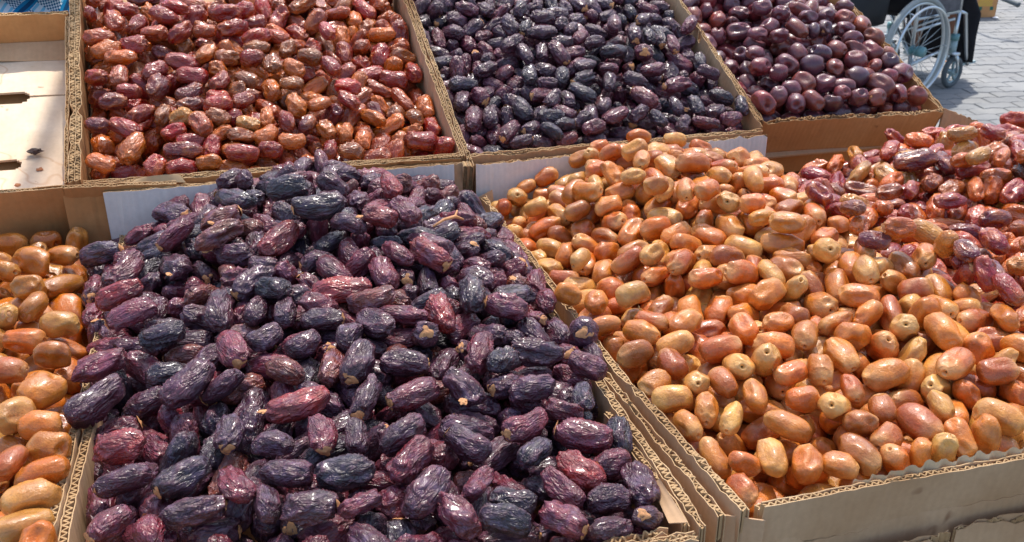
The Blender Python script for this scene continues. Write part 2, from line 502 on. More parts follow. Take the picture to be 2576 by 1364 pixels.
for a_, f_ in ((back_l, Vector((-1.55, 2.3, 0))), (front_l, Vector((-1.5, -.5, 0))), (front_r, Vector((1.9, -.5, 0))), (back_r, Vector((2.35, 1.6, 0)))):
    mb = MB(); mb.tube([f_, Vector((f_.x, f_.y, AZ - .5)), a_], .016, 8); mb.build("pole", M['steel'], awn, True)

# ------------------------------------------------------------------ empty tray at the left
tray = tag(empty("empty_tray", (0, 0, 0)), "empty cardboard tray with pale floor, slots and no dates", "tray")
TF = -.050
def slot(c_s, c_r, hs, hr):                   # rounded slot test in sheet coordinates
    return lambda s_, r_: abs(r_ - c_r) < hr and s_ < c_s
P3 = [(1.185, 1.2745), (1.2765, 1.3985), (1.4005, 1.500)]
for k, (v0, v1) in enumerate(P3):
    h0 = TF - .0015 * (k % 2)
    def hole(s_, r_, k=k, v0=v0, v1=v1):
        v = v0 + (v1 - v0) * r_; u = -.56 + .405 * s_
        for (vc, ue) in ((1.2755, -.2105 + .0012 * noise.noise(Vector((v * 400, 0, 0)))), (1.3995, -.2070 + .0012 * noise.noise(Vector((v * 400, 3, 0))))):
            w_ = .0100
            e = ue - (1 - math.sqrt(max(0, 1 - ((v - vc) / w_) ** 2))) * w_ * .9
            if abs(v - vc) < w_ and u < e: return True
        return False
    sheet("floor_panel", tray, [R(-.56, v0, h0), R(-.155, v0, h0), R(-.155, v1, h0), R(-.56, v1, h0)], 150, 48, M['card_pale'], t=.003, wob=.0022, seed=k * 3, hole=hole)
sheet("floor_backing", tray, [R(-.56, 1.185, -.066), R(-.155, 1.185, -.066), R(-.155, 1.5, -.066), R(-.56, 1.5, -.066)], 8, 8, M['card_warm'], t=.002)
wall("back_wall", tray, R(-.56, 1.5065, .001), R(-.1545, 1.5035, -.001), RN, .050, t=.005, ragged=.0012, mats=('card_warm', 'card_edge'), seed=15)
wall("side_wall", tray, R(-.1555, 1.185, -.004), R(-.1560, 1.500, -.004), RN, .048, t=.0035, ragged=.001, mats=('card_warm', 'card_edge'), seed=16)
wall("side_wall", tray, R(-.565, 1.18, 0), R(-.565, 1.505, 0), RN, .05, seed=17)
# tall brown front wall that runs on over the corner of the red brown box
fw = wall("front_wall", tray, R(-.57, 1.1775, -.001), R(-.158, 1.1740, .0015), RN, .115, t=.0042, ragged=.0009, mats=('card_warm', 'card_edge'), seed=18)
wall("front_flap", tray, R(-.1575, 1.1738, .0015), R(-.0440, 1.1692, -.0010), RN, .060, t=.0042, ragged=.0010, mats=('card_warm', 'card_edge'), seed=19, hB=.026)
wall("front_skirt", tray, R(-.1600, 1.1765, -.006), R(-.0900, 1.1735, -.008), FN, .125, t=.0040, ragged=.0009, mats=('card_warm', 'card_edge'), seed=81)
# torn white liner curling off the flap
sheet("torn_liner", tray, [R(-.090, 1.1735, .0005), R(-.034, 1.1700, -.0045), R(-.040, 1.1775, .0015), R(-.084, 1.1780, .0015)], 24, 6, M['card_edge'], t=.0006, wob=.006,
      bend=lambda s_, r_: .003 * math.sin(s_ * 3.1) * r_)
# crumpled strip of liner lying along the foot of the back wall
sheet("torn_liner", tray, [R(-.56, 1.478, TF + .002), R(-.157, 1.470, TF + .004), R(-.157, 1.500, TF + .012), R(-.56, 1.500, TF + .006)], 40, 6, M['card'], t=.0008, wob=.006, seed=4)

def blob(name, loc, size, mat, seed, label=None, cat=None, group=None, flat=.5, n=12):
    mb = MB(); vs = []; rs = random.Random(seed)
    for j in range(n // 2 + 1):
        th = math.pi * j / (n // 2)
        for i in range(n):
            ph = 2 * math.pi * i / n
            dv = Vector((math.sin(th) * math.cos(ph), math.sin(th) * math.sin(ph), math.cos(th)))
            k = 1 + .6 * noise.noise(dv * 2.2 + Vector((seed * 3.1, 0, 0))) + .5 * noise.noise(dv * 5 + Vector((seed, 2, 0)))
            vs.append(Vector((dv.x * size[0] * k, dv.y * size[1] * k, dv.z * size[2] * k * flat)))
    fs = [(j * n + i, j * n + (i + 1) % n, (j + 1) * n + (i + 1) % n, (j + 1) * n + i) for j in range(n // 2) for i in range(n)]
    mb.add(vs, fs)
    o = mb.build(name, mat); o.location = loc
    o.rotation_euler = (rs.uniform(-.3, .3), rs.uniform(-.3, .3), rs.uniform(0, 6))
    if label: tag(o, label, cat, group)
    return o
o = blob("date_skin_scrap", R(-.197, 1.2920, TF + .003), (.0085, .0042, .006), M['scrap'], 3, "dark curled scrap of date skin on the empty tray floor", "scrap")
o.rotation_euler = (.4, 0, .15)
for k, (u, v) in enumerate([(-.163, 1.239), (-.214, 1.238), (-.192, 1.262)]):
    o = blob("date_crumb", R(u, v, TF + .0012), (.0036, .0028, .0016), M['litter_leaf'], 10 + k,
             ["flat brown crumb in the front right corner of the empty tray", "brown crumb near the front wall of the empty tray", "small crumb just above the front slot of the tray",
              "brown crumb in the sunlit upper part of the tray floor", "pale brown crumb far back on the tray floor"][k], "crumb", "crumbs on the empty tray floor")
    o.rotation_euler = (.41, 0, .3)

# blue patterned cloth behind the tray
t = NT("blue_checked_cloth"); uv = t.node("ShaderNodeUVMap", _uv_map="uv").outputs[0]
sep = t.node("ShaderNodeSeparateXYZ"); t.l.new(uv, sep.inputs[0])
X, Y = sep.outputs[0], sep.outputs[1]
def wave(c, per, off=0.0): return t.math('SINE', t.math('ADD', t.math('MULTIPLY', c, 2 * math.pi / per), off))
diag1 = t.math('ADD', X, t.math('MULTIPLY', Y, .9)); diag2 = t.math('SUBTRACT', X, t.math('MULTIPLY', Y, .55))
hound = t.math('GREATER_THAN', t.math('MULTIPLY', wave(diag1, .0062), wave(diag2, .0062)), 0.0)
bands = t.math('GREATER_THAN', wave(diag1, .042), .15)
stripes = t.math('GREATER_THAN', wave(diag2, .052), .62)
white, blue, navy = srgb(214, 224, 232), srgb(20, 130, 180), srgb(14, 74, 116)
c_ = t.mix(hound, white, srgb(28, 100, 140))
c_ = t.mix(bands, c_, t.mix(t.math('GREATER_THAN', wave(diag2, .011), .3), white, srgb(120, 190, 220)))
c_ = t.mix(stripes, c_, t.mix(t.math('GREATER_THAN', wave(diag2, .013, 1.2), .1), blue, navy))
t.bump(t.noise(t.geo(), 700, 2, .5), .3, .0005)
M['cloth_blue'] = t.set(Base_Color=c_, Roughness=.9, Specular_IOR_Level=.2)
def cloth_bend(s_, r_): return .022 * math.sin(3.1 * min(1, r_ * 1.4)) + .010 * math.sin(s_ * 13 + r_ * 5) * r_ + .005 * math.sin(s_ * 31 + r_ * 11)
o = sheet("blue_cloth", None, [R(-.60, 1.515, -.02), R(-.155, 1.512, -.02), R(-.158, 1.80, -.04), R(-.60, 1.80, -.02)], 60, 40, M['cloth_blue'], t=.002, wob=.004, bend=cloth_bend)
tag(o, "folded blue and white patterned cloth lying behind the empty tray", "cloth")
M['cloth_navy'] = simple("dark_blue_cloth", srgb(12, 62, 96), .85, 0, .4, 12, .3, .003)
o = sheet("folded_cloth", None, [R(-.40, 1.545, .026), R(-.156, 1.520, .012), R(-.158, 1.80, .06), R(-.42, 1.80, .05)], 30, 20, M['cloth_navy'], t=.006, wob=.005,
          bend=lambda s_, r_: .006 * math.sin(s_ * 9) + .014 * math.sin(min(1, r_ * 3) * 1.6))
tag(o, "plain dark blue cloth folded on top of the patterned cloth", "cloth")

# ------------------------------------------------------------------ front row of cartons
def front_box(label, u0, u1, v0, v1=1.066, fl=-.11):
    b_ = tag(empty("date_carton", (0, 0, 0)), label, "carton", "open cartons of dates on the stall")
    sheet("floor", b_, [F(u0, v0, fl), F(u1, v0, fl), F(u1, v1, fl), F(u0, v1, fl)], 6, 8, M['card'], seed=u0 * 9)
    return b_
B_dk = front_box("large front carton heaped with wrinkled black dates", -.150, .236, .455)
B_am = front_box("front carton heaped with amber dates and torn front edge", .262, .598, .475)
B_rd = front_box("right hand carton heaped with glossy red dates", .612, 1.14, .480)
B_la = front_box("left front carton of large orange brown dates", -.56, -.160, .30)
# walls between orange brown and black dates
wall("side_wall", B_la, F(-.1565, .30, .006), F(-.1560, 1.060, -.004), FN, .11, t=.0052, ragged=.0012, seed=20)
wall("side_wall", B_dk, F(-.1478, .449, -.001), F(-.1482, 1.060, -.006), FN, .10, t=.0060, ragged=.0012, layers=1, seed=21)
# walls between black and amber dates
wall("side_wall", B_dk, F(.2475, .450, -.001), F(.2440, .640, -.002), FN, .10, t=.0068, layers=1, ragged=.0016, pitch=.0042, seed=22)
wall("side_wall", B_dk, F(.2440, .640, -.002), F(.2385, 1.058, -.004), FN, .10, t=.0068, layers=1, ragged=.0016, pitch=.0042, seed=72)
wall("inner_wall", B_dk, F(.2385, .456, -.002), F(.2385, .600, -.007), FN, .05, t=.0050, layers=1, ragged=.0020, pitch=.0042, seed=23)
sheet("folded_liner", B_dk, [F(.2290, .4600, -.004), F(.2385, .4520, .0005), F(.2395, .5000, -.001), F(.2360, .5050, -.009)], 10, 22, M['card'], t=.0008, wob=.006, seed=8)
wall("outer_wall", B_am, F(.2685, .464, -.008), F(.2530, .650, -.003), FN, .08, t=.0055, layers=1, ragged=.0024, pitch=.0042, seed=65)
wall("side_wall", B_am, F(.2840, .462, -.004), F(.2625, .652, .000), FN, .11, t=.0062, layers=1, ragged=.0018, pitch=.0040, seed=24)
wall("side_wall", B_am, F(.2625, .652, .000), F(.2495, 1.064, .001), FN, .11, t=.0062, layers=1, ragged=.0018, pitch=.0040, seed=74)
# front wall of the black dates carton (only its right corner shows), doubled over at the corner
wall("front_wall", B_dk, F(-.150, .4465, -.003), F(.240, .4435, -.001), FN, .10, t=.0075, layers=2, ragged=.0030, seed=26)
wall("inner_wall", B_dk, F(.120, .4540, -.006), F(.226, .4530, -.002), FN, .06, t=.0050, layers=1, ragged=.0036, seed=64)
# front of the amber carton: ragged top edge with bared flutes, smooth panel, lower torn panels
wall("front_wall", B_am, F(.2950, .4665, -.008), F(.605, .4610, -.002), FN, .10, t=.0050, ragged=.0015, seed=27)
wall("front_panel", B_am, F(.2955, .4600, -.001), F(.625, .4540, .002), (FN - FV * .12).normalized(), .040, t=.0045, ragged=.0010, seed=28, bow=-.002, hB=.046)
# bared flutes standing behind the panel, in the middle of the edge
mb = MB(); vs = []; uvs = []
m_ = 96
for k in range(m_ + 1):
    s_ = k / m_; u = .365 + .165 * s_
    hgt = .0075 * (1 - abs(2 * s_ - 1) ** 3) * (.7 + .5 * noise.noise(Vector((s_ * 9, 0, 0)))) + .003 * noise.noise(Vector((s_ * 40, 0, 0)))
    off_ = .0018 * math.sin(k * math.pi / 4) + .001 * noise.noise(Vector((s_ * 22, 4, 0)))
    vs += [F(u, .4640 + off_, .0 + max(.0005, hgt)), F(u, .4640 + off_, -.02)]; uvs += [(u, 0), (u, -.02)]
mb.add(vs, [(2 * k, 2 * k + 2, 2 * k + 3, 2 * k + 1) for k in range(m_)], uvs)
mb.build("bared_fluting", M['card_grey'], B_am, smooth=False)
def arch(s0, s1, dep):
    return lambda s_, r_: (s0 < s_ < s1 and r_ < dep * math.sqrt(max(0, 1 - ((s_ - (s0 + s1) / 2) / ((s1 - s0) / 2)) ** 4)))
wall("lower_panel", B_am, F(.296, .4645, -.036), F(.625, .4600, -.034), FN, .085, t=.004, ragged=.002, seed=29, tears=((.10, .30, .010), (.83, .93, .028)), mats=('card', 'card_edge'))
wall("torn_layer", B_am, F(.338, .4500, -.050), F(.440, .4480, -.047), FN, .06, t=.004, layers=1, ragged=.0045, seed=30)
wall("torn_layer", B_am, F(.448, .4520, -.047), F(.552, .4480, -.041), FN, .07, t=.003, ragged=.0030, seed=31)
wall("torn_layer", B_am, F(.566, .4460, -.044), F(.640, .4420, -.030), FN, .07, t=.0045, ragged=.0050, seed=32)
# mangled left corner of the amber carton
for k, (u, v, h, w_, ht) in enumerate([(.288, .462, -.014, .014, .05), (.279, .476, -.022, .018, .05), (.268, .505, -.020, .02, .05)]):
    sheet("torn_liner", B_am, [F(u - w_, v + .012, h), F(u + w_ * .6, v - .006, h + .004), F(u + w_ * .5, v - .008, h - ht), F(u - w_ * .7, v + .006, h - ht)], 8, 10, M[('card', 'card_edge', 'card')[k]], t=.0012, wob=.010, seed=40 + k)
# wall between amber and red dates
wall("side_wall", B_am, F(.6030, .460, .001), F(.6055, 1.060, -.006), FN, .10, t=.0052, ragged=.0014, seed=33)
wall("side_wall", B_rd, F(.6105, .480, -.002), F(.6125, 1.060, -.008), FN, .10, t=.0048, ragged=.0014, seed=34)
# back walls: white lined boards that lean against the rear row
def rim_F(u_r, dv=-.008, dh=0.0):             # a point just in front of the rear rim line
    return R(u_r, 1.172 + dv, dh)
wall("back_wall", B_dk, R(.2680, 1.1640, -.002), R(-.1190, 1.1660, -.004), FN, .085, t=.0075, layers=2, ragged=.0010, pitch=.0062, mats=('card_white', 'card_edge', 'card_warm'), seed=35, hB=.085)
wall("back_wall", B_am, R(.6960, 1.1700, -.003), R(.2940, 1.1600, -.003), FN, .085, t=.0045, layers=1, ragged=.0022, pitch=.0048, mats=('card_white', 'card_edge', 'card_warm'), seed=36, tears=((.68, 1.0, .002),))
wall("inner_flap", B_dk, R(.2790, 1.1650, -.003), R(.2640, 1.1640, -.004), FN, .075, t=.002, ragged=.0020, seed=37)
wall("side_wall", B_rd, F(1.14, .48, 0), F(1.14, 1.06, 0), FN, .1, seed=38)
wall("front_wall", B_rd, F(.61, .478, 0), F(1.14, .478, 0), FN, .1, seed=39)
# crumpled end of the left amber wall at the back corner
sheet("torn_liner", B_am, [F(.243, 1.066, -.002), F(.262, 1.074, .004), F(.264, 1.060, -.06), F(.245, 1.055, -.06)], 8, 14, M['card'], t=.001, wob=.009, seed=55)

# ------------------------------------------------------------------ dates
SP = ['dark', 'amber', 'la', 'red', 'tl', 'tm', 'tr']
DIM = dict(dark=(.0396, .0222), amber=(.0350, .0232), la=(.0405, .0280), red=(.0405, .0225), tl=(.0390, .0238), tm=(.0370, .0212), tr=(.0335, .0268))
#            ridge amp, fx, fr, 2nd amp, dents n, amp, radius, super exponents, bend
SHP = dict(dark=(.130, .80, 2.7, .038, 2, .10, .5, .80, .72, .12), tm=(.130, .9, 3.0, .045, 2, .08, .5, .80, .72, .10),
           amber=(.036, .7, 1.8, .010, 5, .095, .42, .82, .70, .06), la=(.050, .6, 1.5, .014, 5, .13, .45, .82, .70, .06),
           red=(.075, .85, 2.1, .018, 4, .15, .42, .86, .76, .10), tl=(.105, .9, 2.4, .035, 3, .12, .42, .80, .68, .07),
           tr=(.030, .8, 1.2, .012, 4, .17, .42, .88, .78, .06))
NV = dict(dark=14, amber=14, la=8, red=12, tl=12, tm=12, tr=12)

def date_arrays(sp, k, nx, nphi):
    L, D = DIM[sp]; ra, fx, fr, r2, nd, da, dr, e1, e2, bend = SHP[sp]
    rs = random.Random(hash((SP.index(sp), k)) % 99991)
    off = Vector((rs.uniform(0, 90), rs.uniform(0, 90), rs.uniform(0, 90)))
    ra *= rs.uniform(.65, 1.25); asp = L / D
    dents = []
    for _ in range(nd):
        th = rs.uniform(.5, 2.6); ph = rs.uniform(0, 6.28)
        dents.append((Vector((math.cos(th), math.sin(th) * math.cos(ph), math.sin(th) * math.sin(ph))), da * rs.uniform(.5, 1.3), dr * rs.uniform(.7, 1.3)))
    egg = rs.uniform(-.08, .08); bd = rs.uniform(-bend, bend); ov = rs.uniform(.0, .10); ovp = rs.uniform(0, 3.14)
    vs = []; lc = []; rd = []; en = []
    hole = sp in ('amber', 'la')
    for i in range(nx + 1):
        th = math.pi * (i / nx)
        th = th - .10 * math.sin(2 * th)       # denser towards the ends
        ct, st = math.cos(th), math.sin(th)
        X = math.copysign(abs(ct) ** e1, ct) * .5 * asp; Rr = .5 * max(0.0, st) ** e2
        for j in range(nphi):
            ph = 2 * math.pi * j / nphi + (math.pi / nphi if i % 2 else 0)
            cy, cz = math.cos(ph), math.sin(ph)
            rr = Rr * (1 + egg * X) * (1 + ov * math.cos(2 * (ph - ovp)))
            p = Vector((X, rr * cy, rr * cz)); nd_ = Vector((ct * .8, st * cy, st * cz)).normalized()
            q = Vector((p.x * fx, p.y * fr, p.z * fr)) + off
            wv = noise.noise(p * 1.3 + off) * .5
            a = noise.noise(q + Vector((wv, wv, -wv)))
            rg = 1 - min(1.0, abs(a) * 3.2)
            b2 = noise.noise(q * 2.3 + Vector((7, wv, 3)))
            rg2 = 1 - min(1.0, abs(b2) * 2.6)
            msk = .55 + .9 * noise.noise(p * 1.1 + off * .3)
            msk = max(.1, min(1.25, msk + .25))
            disp = ra * (rg - .6) * msk + r2 * (rg2 - .5) + .05 * noise.noise(p * 1.6 - off)
            for (dv, am, rad) in dents:
                dd = (nd_ - dv).length
                if dd < rad * 2.2:
                    x_ = dd / rad
                    disp -= am * math.exp(-x_ ** 3 * 1.2) - .18 * am * math.exp(-((x_ - 1.35) * 3) ** 2)
            fade = min(1.0, st * 2.2)
            disp *= .35 + .65 * fade
            e_ = 0.0
            if ct > 0:                          # stem end: dimple
                rad_ = math.hypot(p.y, p.z)
                if hole:
                    disp += -.16 * math.exp(-(rad_ / .055) ** 2) + .022 * math.exp(-((rad_ - .12) / .05) ** 2)
                else:
                    disp += -.05 * math.exp(-(rad_ / .10) ** 2)
                e_ = max(0.0, min(1.0, (X / (.5 * asp) - .25) / .75)) ** 1.3
                if rad_ < .05: e_ = 2.0
            p2 = p + nd_ * disp
            p2.y += bd * (X * X / (asp * .5) ** 2 - .3)
            vs.append((p2.x * D, p2.y * D, p2.z * D)); lc.append((p.x, p.y, p.z))
            rd.append(max(0.0, min(1.0, rg * msk * .8 + .35 * rg2 * rg))); en.append(e_)
    fs = []
    for i in range(nx):
        for j in range(nphi):
            a, b_ = i * nphi + j, i * nphi + (j + 1) % nphi
            c_, d_ = (i + 1) * nphi + (j + 1) % nphi, (i + 1) * nphi + j
            fs.append((a, b_, c_, d_))
    return np.array(vs, dtype=np.float32), np.array(lc, dtype=np.float32), np.array(rd, dtype=np.float32), np.array(en, dtype=np.float32), fs

def mesh_from(name, vs, lc, rd, en, faces, mat, col=None):
    me = bpy.data.meshes.new(name)
    fa = np.asarray(faces, dtype=np.int32)
    me.vertices.add(len(vs)); me.vertices.foreach_set("co", vs.ravel())
    me.loops.add(fa.size); me.loops.foreach_set("vertex_index", fa.ravel())
    me.polygons.add(len(fa)); me.polygons.foreach_set("loop_start", np.arange(0, fa.size, 4, dtype=np.int32))
    me.polygons.foreach_set("loop_total", np.full(len(fa), 4, dtype=np.int32))
    me.update(calc_edges=True)
    me.polygons.foreach_set("use_smooth", np.ones(len(fa), dtype=bool))
    a = me.attributes.new("lc", 'FLOAT_VECTOR', 'POINT'); a.data.foreach_set("vector", lc.ravel())
    a = me.attributes.new("ridge", 'FLOAT', 'POINT'); a.data.foreach_set("value", rd)
    a = me.attributes.new("tip", 'FLOAT', 'POINT'); a.data.foreach_set("value", en)
    if col is not None:
        a = me.attributes.new("skin", 'FLOAT_COLOR', 'POINT'); a.data.foreach_set("color", col.ravel())
    me.materials.append(mat); me.validate()
    return me

#       crest colour, crest mix, tip colour, tip mix, mottle colour, mottle mix, rough lo, rough hi, coat, bump, sss
LOOK = dict(dark=(srgb(176, 108, 118), .36, srgb(96, 58, 52), .2, srgb(18, 10, 18), .75, .22, .46, .36, .20, 0),
            tm=(srgb(160, 96, 110), .34, srgb(90, 60, 60), .2, srgb(16, 9, 16), .75, .22, .46, .36, .20, 0),
            amber=(srgb(236, 160, 78), .35, srgb(232, 182, 112), .75, srgb(138, 62, 12), .85, .20, .42, .30, .32, .05),
            la=(srgb(214, 140, 60), .3, srgb(214, 164, 98), .5, srgb(126, 60, 14), .75, .16, .36, .25, .25, .06),
            red=(srgb(226, 130, 44), .70, srgb(190, 118, 66), .4, srgb(92, 18, 14), .55, .13, .34, .50, .28, .05),
            tl=(srgb(222, 128, 50), .70, srgb(168, 104, 64), .35, srgb(84, 24, 12), .6, .14, .38, .45, .30, .05),
            tr=(srgb(140, 76, 62), .3, srgb(132, 80, 50), .35, srgb(48, 22, 30), .75, .20, .44, .30, .2, .03))
def date_mat(sp, joined):
    cc, cm, tc, tm_, mc, mm, r0, r1, coat, bmp, sss = LOOK[sp]
    bloom, bc = dict(dark=(.20, (150, 122, 158)), tm=(.16, (144, 116, 152)), tr=(.10, (146, 110, 126)), amber=(.10, (236, 200, 150)), la=(.08, (226, 180, 130)), red=(.05, (186, 120, 110)), tl=(.05, (186, 120, 100)))[sp]
    wr = dict(dark=1.0, tm=1.0, red=.6, tl=.8).get(sp, .12)
    t = NT("date_skin_" + sp + ("_joined" if joined else ""))
    oi = t.node("ShaderNodeObjectInfo")
    at = lambda n: t.node("ShaderNodeAttribute", _attribute_name=n)
    base = at("skin").outputs["Color"] if joined else oi.outputs["Color"]
    lc = at("lc").outputs["Vector"]
    addv = t.node("ShaderNodeVectorMath", _operation='ADD'); t.l.new(lc, addv.inputs[0])
    if joined:
        sc_ = t.node("ShaderNodeVectorMath", _operation='SCALE', Scale=40.0); t.l.new(base, sc_.inputs[0]); t.l.new(sc_.outputs[0], addv.inputs[1])
    else:
        cmb = t.node("ShaderNodeCombineXYZ")
        r_ = t.math('MULTIPLY', oi.outputs["Random"], 60.0); t.l.new(r_, cmb.inputs[0]); t.l.new(r_, cmb.inputs[1]); t.l.new(cmb.outputs[0], addv.inputs[1])
    v = addv.outputs[0]
    n1 = t.noise(v, 1.6, 3, .55); n2 = t.noise(v, 7.0, 4, .6, .4); n3 = t.noise(v, 20, 3, .6)
    c_ = t.mix(t.map(n1, .42, .60, 0, mm), base, t.mix(.6, base, mc))
    c_ = t.mix(t.map(n2, .52, .75, 0, .30), c_, mc)
    dust = t.math('MULTIPLY', t.map(t.noise(v, 2.6, 3, .6), .46, .68, 0, 1), t.math('ADD', t.math('MULTIPLY', oi.outputs["Random"], bloom), bloom * .4))
    c_ = t.mix(dust, c_, srgb(*bc))
    rdg = at("ridge").outputs["Fac"]
    c_ = t.mix(t.map(rdg, .35, .95, 0, cm), c_, t.mix(.45, cc, base))
    tip = at("tip").outputs["Fac"]
    c_ = t.mix(t.math('MULTIPLY', t.map(tip, 0, 1, 0, tm_), t.map(n1, .3, .7, 1, .45)), c_, tc)
    c_ = t.mix(t.math('GREATER_THAN', tip, 1.5), c_, srgb(70, 36, 20))
    st_ = t.node("ShaderNodeVectorMath", _operation='MULTIPLY'); t.l.new(v, st_.inputs[0]); st_.inputs[1].default_value = (1.5, 3.6, 3.6)
    nr = t.noise(st_.outputs[0], 1.5, 2, .5, .5)
    fold = t.math('ABSOLUTE', t.math('SUBTRACT', nr, .5))
    hgt = t.math('ADD', t.math('MULTIPLY', fold, -3.2 * wr), t.math('MULTIPLY', t.math('ADD', n2, t.math('MULTIPLY', n3, .45)), bmp))
    t.bump(hgt, .9, .0021)
    t.set(Base_Color=c_, Roughness=t.math('ADD', t.map(t.math('ADD', t.math('MULTIPLY', n2, .5), t.math('MULTIPLY', n1, .5)), .38, .62, r0, r1), t.math('MULTIPLY', oi.outputs["Random"], .12)), Specular_IOR_Level=.55, Coat_Weight=coat, Coat_Roughness=.14)
    if sss:
        t.b.subsurface_method = 'BURLEY' if hasattr(t.b, 'subsurface_method') else None
        t.set(Subsurface_Weight=sss, Subsurface_Radius=(1.0, .35, .15), Subsurface_Scale=.004)
    return t.m

PAL = dict(
 dark=dict(n=(84, 38, 52), w=(126, 44, 56), k=(54, 38, 48), r=(160, 50, 44), b=(134, 62, 44)),
 tm=dict(n=(80, 36, 52), w=(114, 38, 54), k=(54, 38, 48), r=(122, 54, 54), R=(140, 52, 54)),
 amber=dict(n=(218, 126, 38), p=(228, 160, 72), o=(216, 106, 18), b=(172, 92, 28), r=(186, 84, 22)),
 la=dict(n=(200, 118, 34), p=(208, 144, 66), o=(204, 108, 22), b=(160, 88, 28), r=(182, 88, 28)),
 red=dict(n=(182, 60, 22), R=(150, 22, 30), r=(162, 40, 28), o=(214, 104, 26), y=(216, 144, 60), k=(104, 26, 42), b=(148, 70, 28), K=(50, 38, 36)),
 tl=dict(n=(176, 70, 24), r=(156, 34, 24), R=(176, 26, 18), o=(220, 110, 26), b=(156, 82, 32), k=(116, 34, 36), y=(196, 138, 66)),
 tr=dict(n=(118, 54, 66), b=(142, 62, 50), k=(90, 48, 64), r=(142, 50, 56), R=(164, 66, 60), o=(156, 80, 50)))
PROB = dict(dark='nnnnnkkwwwwwb', tm='nnnnnkkwwww', amber='nnnnooopppbr', la='nnnooopb', red='nnnRrrrooookyb', tl='nnnnrrRooobbk', tr='nnnnbbkkr')
KS = dict(dark=.86, tm=.84, amber=.92, la=.88, red=.90, tl=.90, tr=.82)
NAMEC = dict(
 dark=dict(n='plum black', w='wine coloured', k='blue black', r='bright reddish', b='brown'),
 tm=dict(n='plum black', w='wine coloured', k='blue black', r='reddish', R='bright reddish'),
 amber=dict(n='amber', p='pale straw coloured', o='deep orange', b='dull brown', r='reddish orange'),
 la=dict(n='orange brown', p='pale tan', o='bright orange', b='dark brown', r='reddish brown'),
 red=dict(n='red brown', R='crimson', r='red', o='orange', y='honey coloured', k='dark purple', b='brown', K='shrivelled black'),
 tl=dict(n='red brown', r='dark red', R='bright red', o='orange brown', b='dull brown', k='purplish', y='ochre'),
 tr=dict(n='purple brown', b='reddish brown', k='dark purple', r='red purple', R='pink red', o='orange brown'))
PILE = dict(dark='black heap', tm='middle rear box', amber='amber heap', la='left edge pile', red='red heap', tl='left rear carton', tr='right rear carton')
GRP = dict(dark='black dates heaped in the large front carton', tm='black dates in the middle rear carton', amber='amber dates heaped in the front carton',
           la='large orange brown dates in the left front carton', red='glossy red dates heaped in the right hand carton',
           tl='red brown dates in the left rear carton', tr='round purple dates in the right rear carton')
ONAME = dict(dark='black_date', tm='small_black_date', amber='amber_date', la='orange_brown_date', red='red_date', tl='red_brown_date', tr='round_date')
EXT = dict(dark=(-.22, .24, .45, 1.06), amber=(.26, .62, .47, 1.06), la=(-.32, -.12, .50, 1.06), red=(.61, .95, .62, 1.08),
           tl=(-.14, .28, 1.18, 1.55), tm=(.29, .70, 1.18, 1.52), tr=(.705, .985, 1.19, 1.52))

# ---- where the dates lie: some set at places read from the photograph, the rest settled around them
# (x,y,len_px,angle,colour,cap) in 2576-wide view; colour: n normal r red p pale b brown o orange ; cap: 0 none 1 at +dir 2 at -dir 3 end-on
def pin_list(fx,ox,fy,oy,L):
    return [(ox+fx*a[0],oy+fy*a[1],a[2],a[3],a[4] if len(a)>4 else 'n',a[5] if len(a)>5 else 0) for a in L]
PIN_D=pin_list(.447,629,.447,755,[
(410,110,107,0,'n',1),(85,210,80,20),(200,70,95,75),(300,250,85,20),(190,395,112,-20,'b'),(610,350,150,58,'n',2),(655,555,145,60),(870,355,122,0,'n',1),(985,190,75,0,'n',3),(920,530,140,18,'w'),(1200,490,134,-32),(1080,80,126,-55,'r'),(1300,290,140,66,'w'),(1425,420,98,30,'n',2),
(270,590,165,15,'r'),(405,760,125,100,'w',2),(130,810,95,0),(600,770,92,90),(860,760,146,30),(900,900,150,42,'w'),(1225,810,132,-25),(1015,1090,168,55),(540,970,146,8,'k'),(200,980,130,0),(330,1170,145,5),(620,1150,100,20,'w'),(1280,1040,112,50,'w'),(1170,1200,138,-20,'w'),(1430,1200,130,0,'k'),(60,1120,140,-50),(30,60,80,60),(560,200,80,50)])
PIN_D+=pin_list(.447,1258,.447,755,[(210,290,134,5),(175,500,122,15),(140,705,134,30,'w'),(365,620,66,0,'w'),(480,765,147,-5,'w'),(460,560,95,80,'k'),(445,960,140,-30,'r'),(350,1070,136,-35,'w'),(610,1120,114,10),(810,1030,145,95),(370,1240,132,-20,'w'),(640,920,80,20,'w'),(490,370,100,-10,'w'),(770,750,112,-35,'k'),(190,860,95,40,'k'),(30,400,110,60,'k'),(590,310,90,-60,'n',1),(470,190,78,0,'n',3),(60,1180,120,0,'k'),(620,1320,110,35),(840,1240,70,0,'n',3)])
